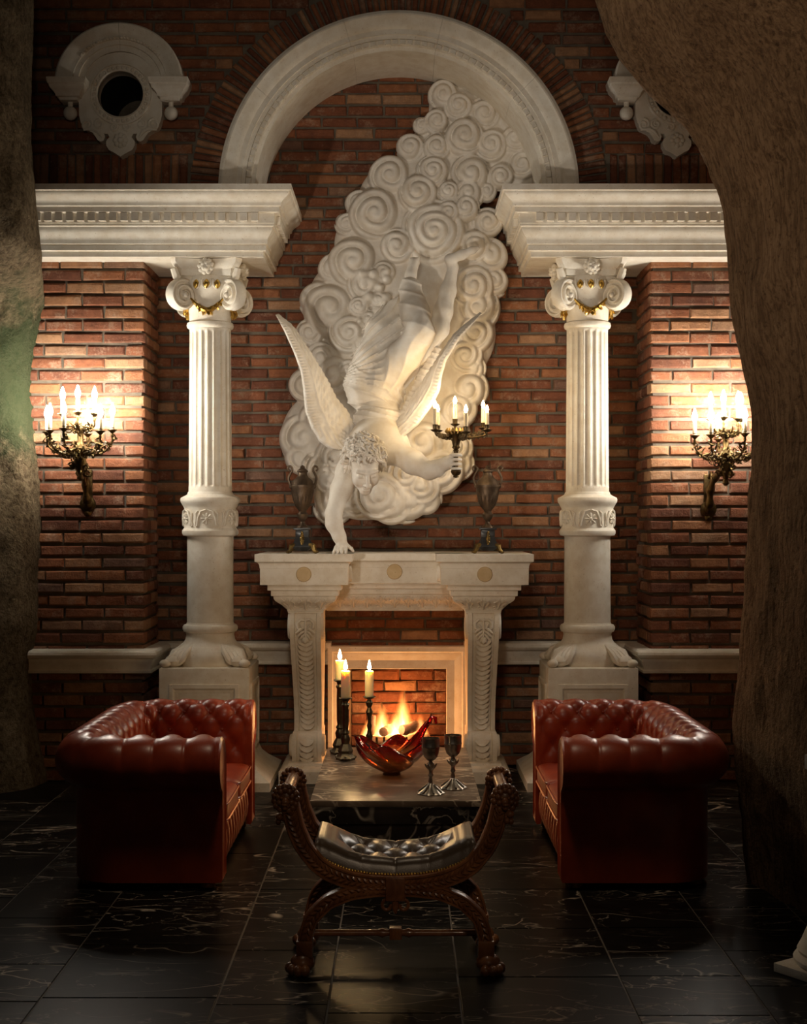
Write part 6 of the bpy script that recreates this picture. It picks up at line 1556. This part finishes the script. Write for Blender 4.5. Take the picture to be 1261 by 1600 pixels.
# ================================================================== candlesticks and candles
def candlestick(x, y, ztop, zc, style, l1, l2, light_e):
    h = ztop - TZ; c = thing('candlestick', l1, 'candlestick', (x, y, TZ), 'dark brass candlesticks on the table')
    if style == 0:
        m = MB(); m.lathe([(0.050, 0.0), (0.052, 0.012), (0.042, 0.022), (0.036, 0.035), (0.040, 0.05), (0.030, 0.07), (0.022, 0.085)], 6, (x, y, TZ)); b = m.build('base', 'darkmetal', c, smooth=20)
        for i in range(3):
            t = 2 * PI * i / 3 + 0.5; m = MB(); m.ball((x + 0.048 * math.cos(t), y + 0.048 * math.sin(t), TZ + 0.012), (0.016, 0.016, 0.012), 5, 8); m.build('paw', 'darkmetal', b)
    else:
        m = MB(); m.lathe([(0.046, 0.0), (0.048, 0.008), (0.036, 0.020), (0.022, 0.035), (0.016, 0.06), (0.020, 0.085)], 20, (x, y, TZ)); m.build('base', 'darkmetal', c)
    k = h - 0.085
    if style == 0: pf = [(0.020, 0.0), (0.026, 0.03), (0.016, 0.05), (0.022, 0.06), (0.014, 0.075), (0.017, 0.10), (0.018, 0.5 * k + 0.05), (0.016, k - 0.05), (0.022, k - 0.035), (0.015, k - 0.022), (0.018, k - 0.012)]
    else: pf = [(0.016, 0.0), (0.009, 0.03), (0.014, 0.05), (0.008, 0.07), (0.010, 0.10), (0.020, 0.125), (0.010, 0.15), (0.008, 0.5 * k + 0.05), (0.009, k - 0.06), (0.018, k - 0.045), (0.020, k - 0.03), (0.010, k - 0.015)]
    m = MB(); m.lathe([(r, TZ + 0.083 + z) for r, z in pf], 16, (x, y, 0)); m.build('stem', 'darkmetal', c)
    m = MB(); m.lathe([(0.012, ztop - 0.014), (0.028, ztop - 0.008), (0.036, ztop - 0.002), (0.034, ztop), (0.01, ztop)], 20, (x, y, 0)); m.build('drip_pan', 'darkmetal', c)
    d = thing('candle', l2, 'candle', (x, y, ztop), 'ivory pillar candles'); R_ = 0.0240
    m = MB(); m.lathe([(R_ * 0.97, ztop + 0.0005), (R_, ztop + 0.006), (R_, zc - 0.005), (R_ * 0.94, zc), (R_ * 0.6, zc - 0.006), (0.003, zc - 0.010)], 24, (x, y, 0)); m.build('wax', 'wax', d)
    m = MB(); m.tube([(x, y, zc - 0.010), (x, y, zc + 0.008)], 0.0014, 6); m.build('wick', 'soot', d)
    m = MB(); m.lathe([(0.002, zc + 0.003), (0.009, zc + 0.011), (0.0105, zc + 0.022), (0.007, zc + 0.040), (0.0025, zc + 0.054), (0.0004, zc + 0.060)], 12, (x, y, 0)); m.build('candle_flame', 'waxflame', d)
    light('candle_glow', 'POINT', (x, y, zc + 0.065), light_e, (1.0, 0.62, 0.28), size=0.012)
candlestick(-0.3126, -1.92, 0.799, 0.903, 0, 'tallest dark brass candlestick at the back left of the table', 'lit ivory candle on the tallest candlestick', 1.1)
candlestick(-0.274, -2.11, 0.726, 0.867, 0, 'dark brass candlestick with clawed base at the left table edge', 'lit ivory candle in front on the clawed candlestick', 1.1)
candlestick(-0.157, -1.80, 0.694, 0.834, 1, 'slender knopped brass candlestick behind the glass bowl', 'lit ivory candle on the slender candlestick behind the bowl', 1.1)

# ================================================================== mantel urns
def urn(x, y, label):
    u = thing('urn', label, 'urn', (x, y, 1.449), 'bronze urns on the mantel'); z0 = 1.449; k = 0.00103
    zz = lambda c: z0 + (890 - c) * k
    m = MB(); m.box((x - 0.043, y - 0.043, zz(790)), (x + 0.043, y + 0.043, zz(745)), 0.005); m.box((x - 0.055, y - 0.055, zz(745)), (x + 0.055, y + 0.055, zz(732)), 0.004); G = []
    for e, c in ((0.043, 790), (0.050, 815), (0.064, 835), (0.068, 850), (0.040, 868), (0.030, 875)): G.append([(x - e * k * 970, y - e * k * 970, zz(c)), (x + e * k * 970, y - e * k * 970, zz(c)), (x + e * k * 970, y + e * k * 970, zz(c)), (x - e * k * 970, y + e * k * 970, zz(c))])
    m.grid(G, closev=True); m.f.append((0, 1, 2, 3)); q = len(m.v) - 4; m.f.append((q, q + 1, q + 2, q + 3)); b = m.build('plinth', 'urnbase', u, smooth=30)
    for sx in (-1, 1):
        for sy in (-1, 1):
            m = MB(); m.tube([(x + sx * 0.050, y + sy * 0.050, zz(840)), (x + sx * 0.068, y + sy * 0.062, zz(845)), (x + sx * 0.072, y + sy * 0.066, zz(866)), (x + sx * 0.088, y + sy * 0.070, zz(884))], [0.018, 0.016, 0.011, 0.008], 7); m.ball((x + sx * 0.086, y + sy * 0.070, zz(884) + 0.001), (0.014, 0.012, 0.007), 5, 8); m.build('claw_foot', 'ormolu', b)
    m = MB()
    for c in range(760, 840, 12): m.ball((x, y - 0.046 - (c > 800) * 0.012, zz(c)), (0.016 - abs(c - 800) * 0.0002, 0.008, 0.009), 5, 8)
    m.build('mount', 'ormolu', b)
    m = MB(); m.lathe([(0.040, zz(732)), (0.036, zz(722)), (0.018, zz(712)), (0.013, zz(695)), (0.020, zz(684)), (0.030, zz(672)), (0.034, zz(650)), (0.022, zz(634)), (0.026, zz(625)), (0.046, zz(600)), (0.060, zz(560)), (0.069, zz(520)), (0.074, zz(490)), (0.078, zz(482)), (0.078, zz(472)), (0.071, zz(466)), (0.066, zz(445)), (0.040, zz(425)), (0.030, zz(410)), (0.028, zz(395)), (0.036, zz(388)), (0.034, zz(382))], 40, (x, y, 0), lambda t, z: 1 + (0.03 * math.cos(20 * t) if zz(620) < z < zz(495) else 0)); bd = m.build('vase_body', 'urn', u, smooth=45)
    m = MB(); m.lathe([(0.032, zz(383)), (0.026, zz(375)), (0.014, zz(366)), (0.016, zz(360)), (0.008, zz(352)), (0.002, zz(348))], 20, (x, y, 0)); m.build('lid', 'urn', u)
    for sx in (-1, 1):
        pts = [Vector((x + sx * a * k * 1.0, y, zz(c))) for a, c in ((68, 480), (82, 455), (86, 425), (72, 395), (62, 380), (64, 362), (78, 352), (92, 362), (92, 378), (82, 384))]
        m = MB(); m.tube(smooth_pts(resample(pts, 28), 1), [0.009 - 0.0001 * i for i in range(28)], 7); m.ball((x + sx * 0.072, y, zz(478)), (0.014, 0.012, 0.018), 5, 8); m.build('handle', 'urn', bd)
urn(-0.608, -0.60, 'bronze urn with scroll handles on the mantel left of the angel')
urn(0.562, -0.60, 'bronze urn with scroll handles on the mantel below the candelabrum')

# ================================================================== statue base at the right edge
ps = thing('stone_pedestal', 'white stone pedestal foot cut off by the right frame edge', 'pedestal', (1.645, -4.38, 0))
R_ = Matrix.Translation((1.645, -4.38, 0)) @ Matrix.Rotation(math.radians(35), 4, 'Z')
m = MB(); m.box((-0.185, -0.185, 0.0), (0.185, 0.185, 0.032), 0.003); m.xf(R_); m.build('plinth', 'stone', ps, smooth=30)
m = MB(); m.lathe([(0.175, 0.032), (0.190, 0.045), (0.192, 0.060), (0.180, 0.076), (0.165, 0.080)], 40, (1.645, -4.38, 0)); m.build('torus', 'stone', ps)
m = MB(); m.lathe([(0.172, 0.078), (0.178, 0.09), (0.162, 0.12), (0.142, 0.17), (0.125, 0.23), (0.118, 0.32), (0.112, 0.5), (0.110, 0.72), (0.104, 0.735), (0.100, 0.746)], 72, (1.645, -4.38, 0), lambda t, z: 1 - 0.05 * abs(math.cos(9 * t)) * (0.2 < z < 0.74)); m.build('flared_shaft', 'stone', ps, smooth=50)
m = MB(); m.box((-0.108, -0.108, 0.745), (0.108, 0.108, 0.80), 0.006); m.xf(R_); m.build('cap', 'stone', ps, smooth=30)

for o in bpy.data.objects:
    if '_o' in o: del o['_o']
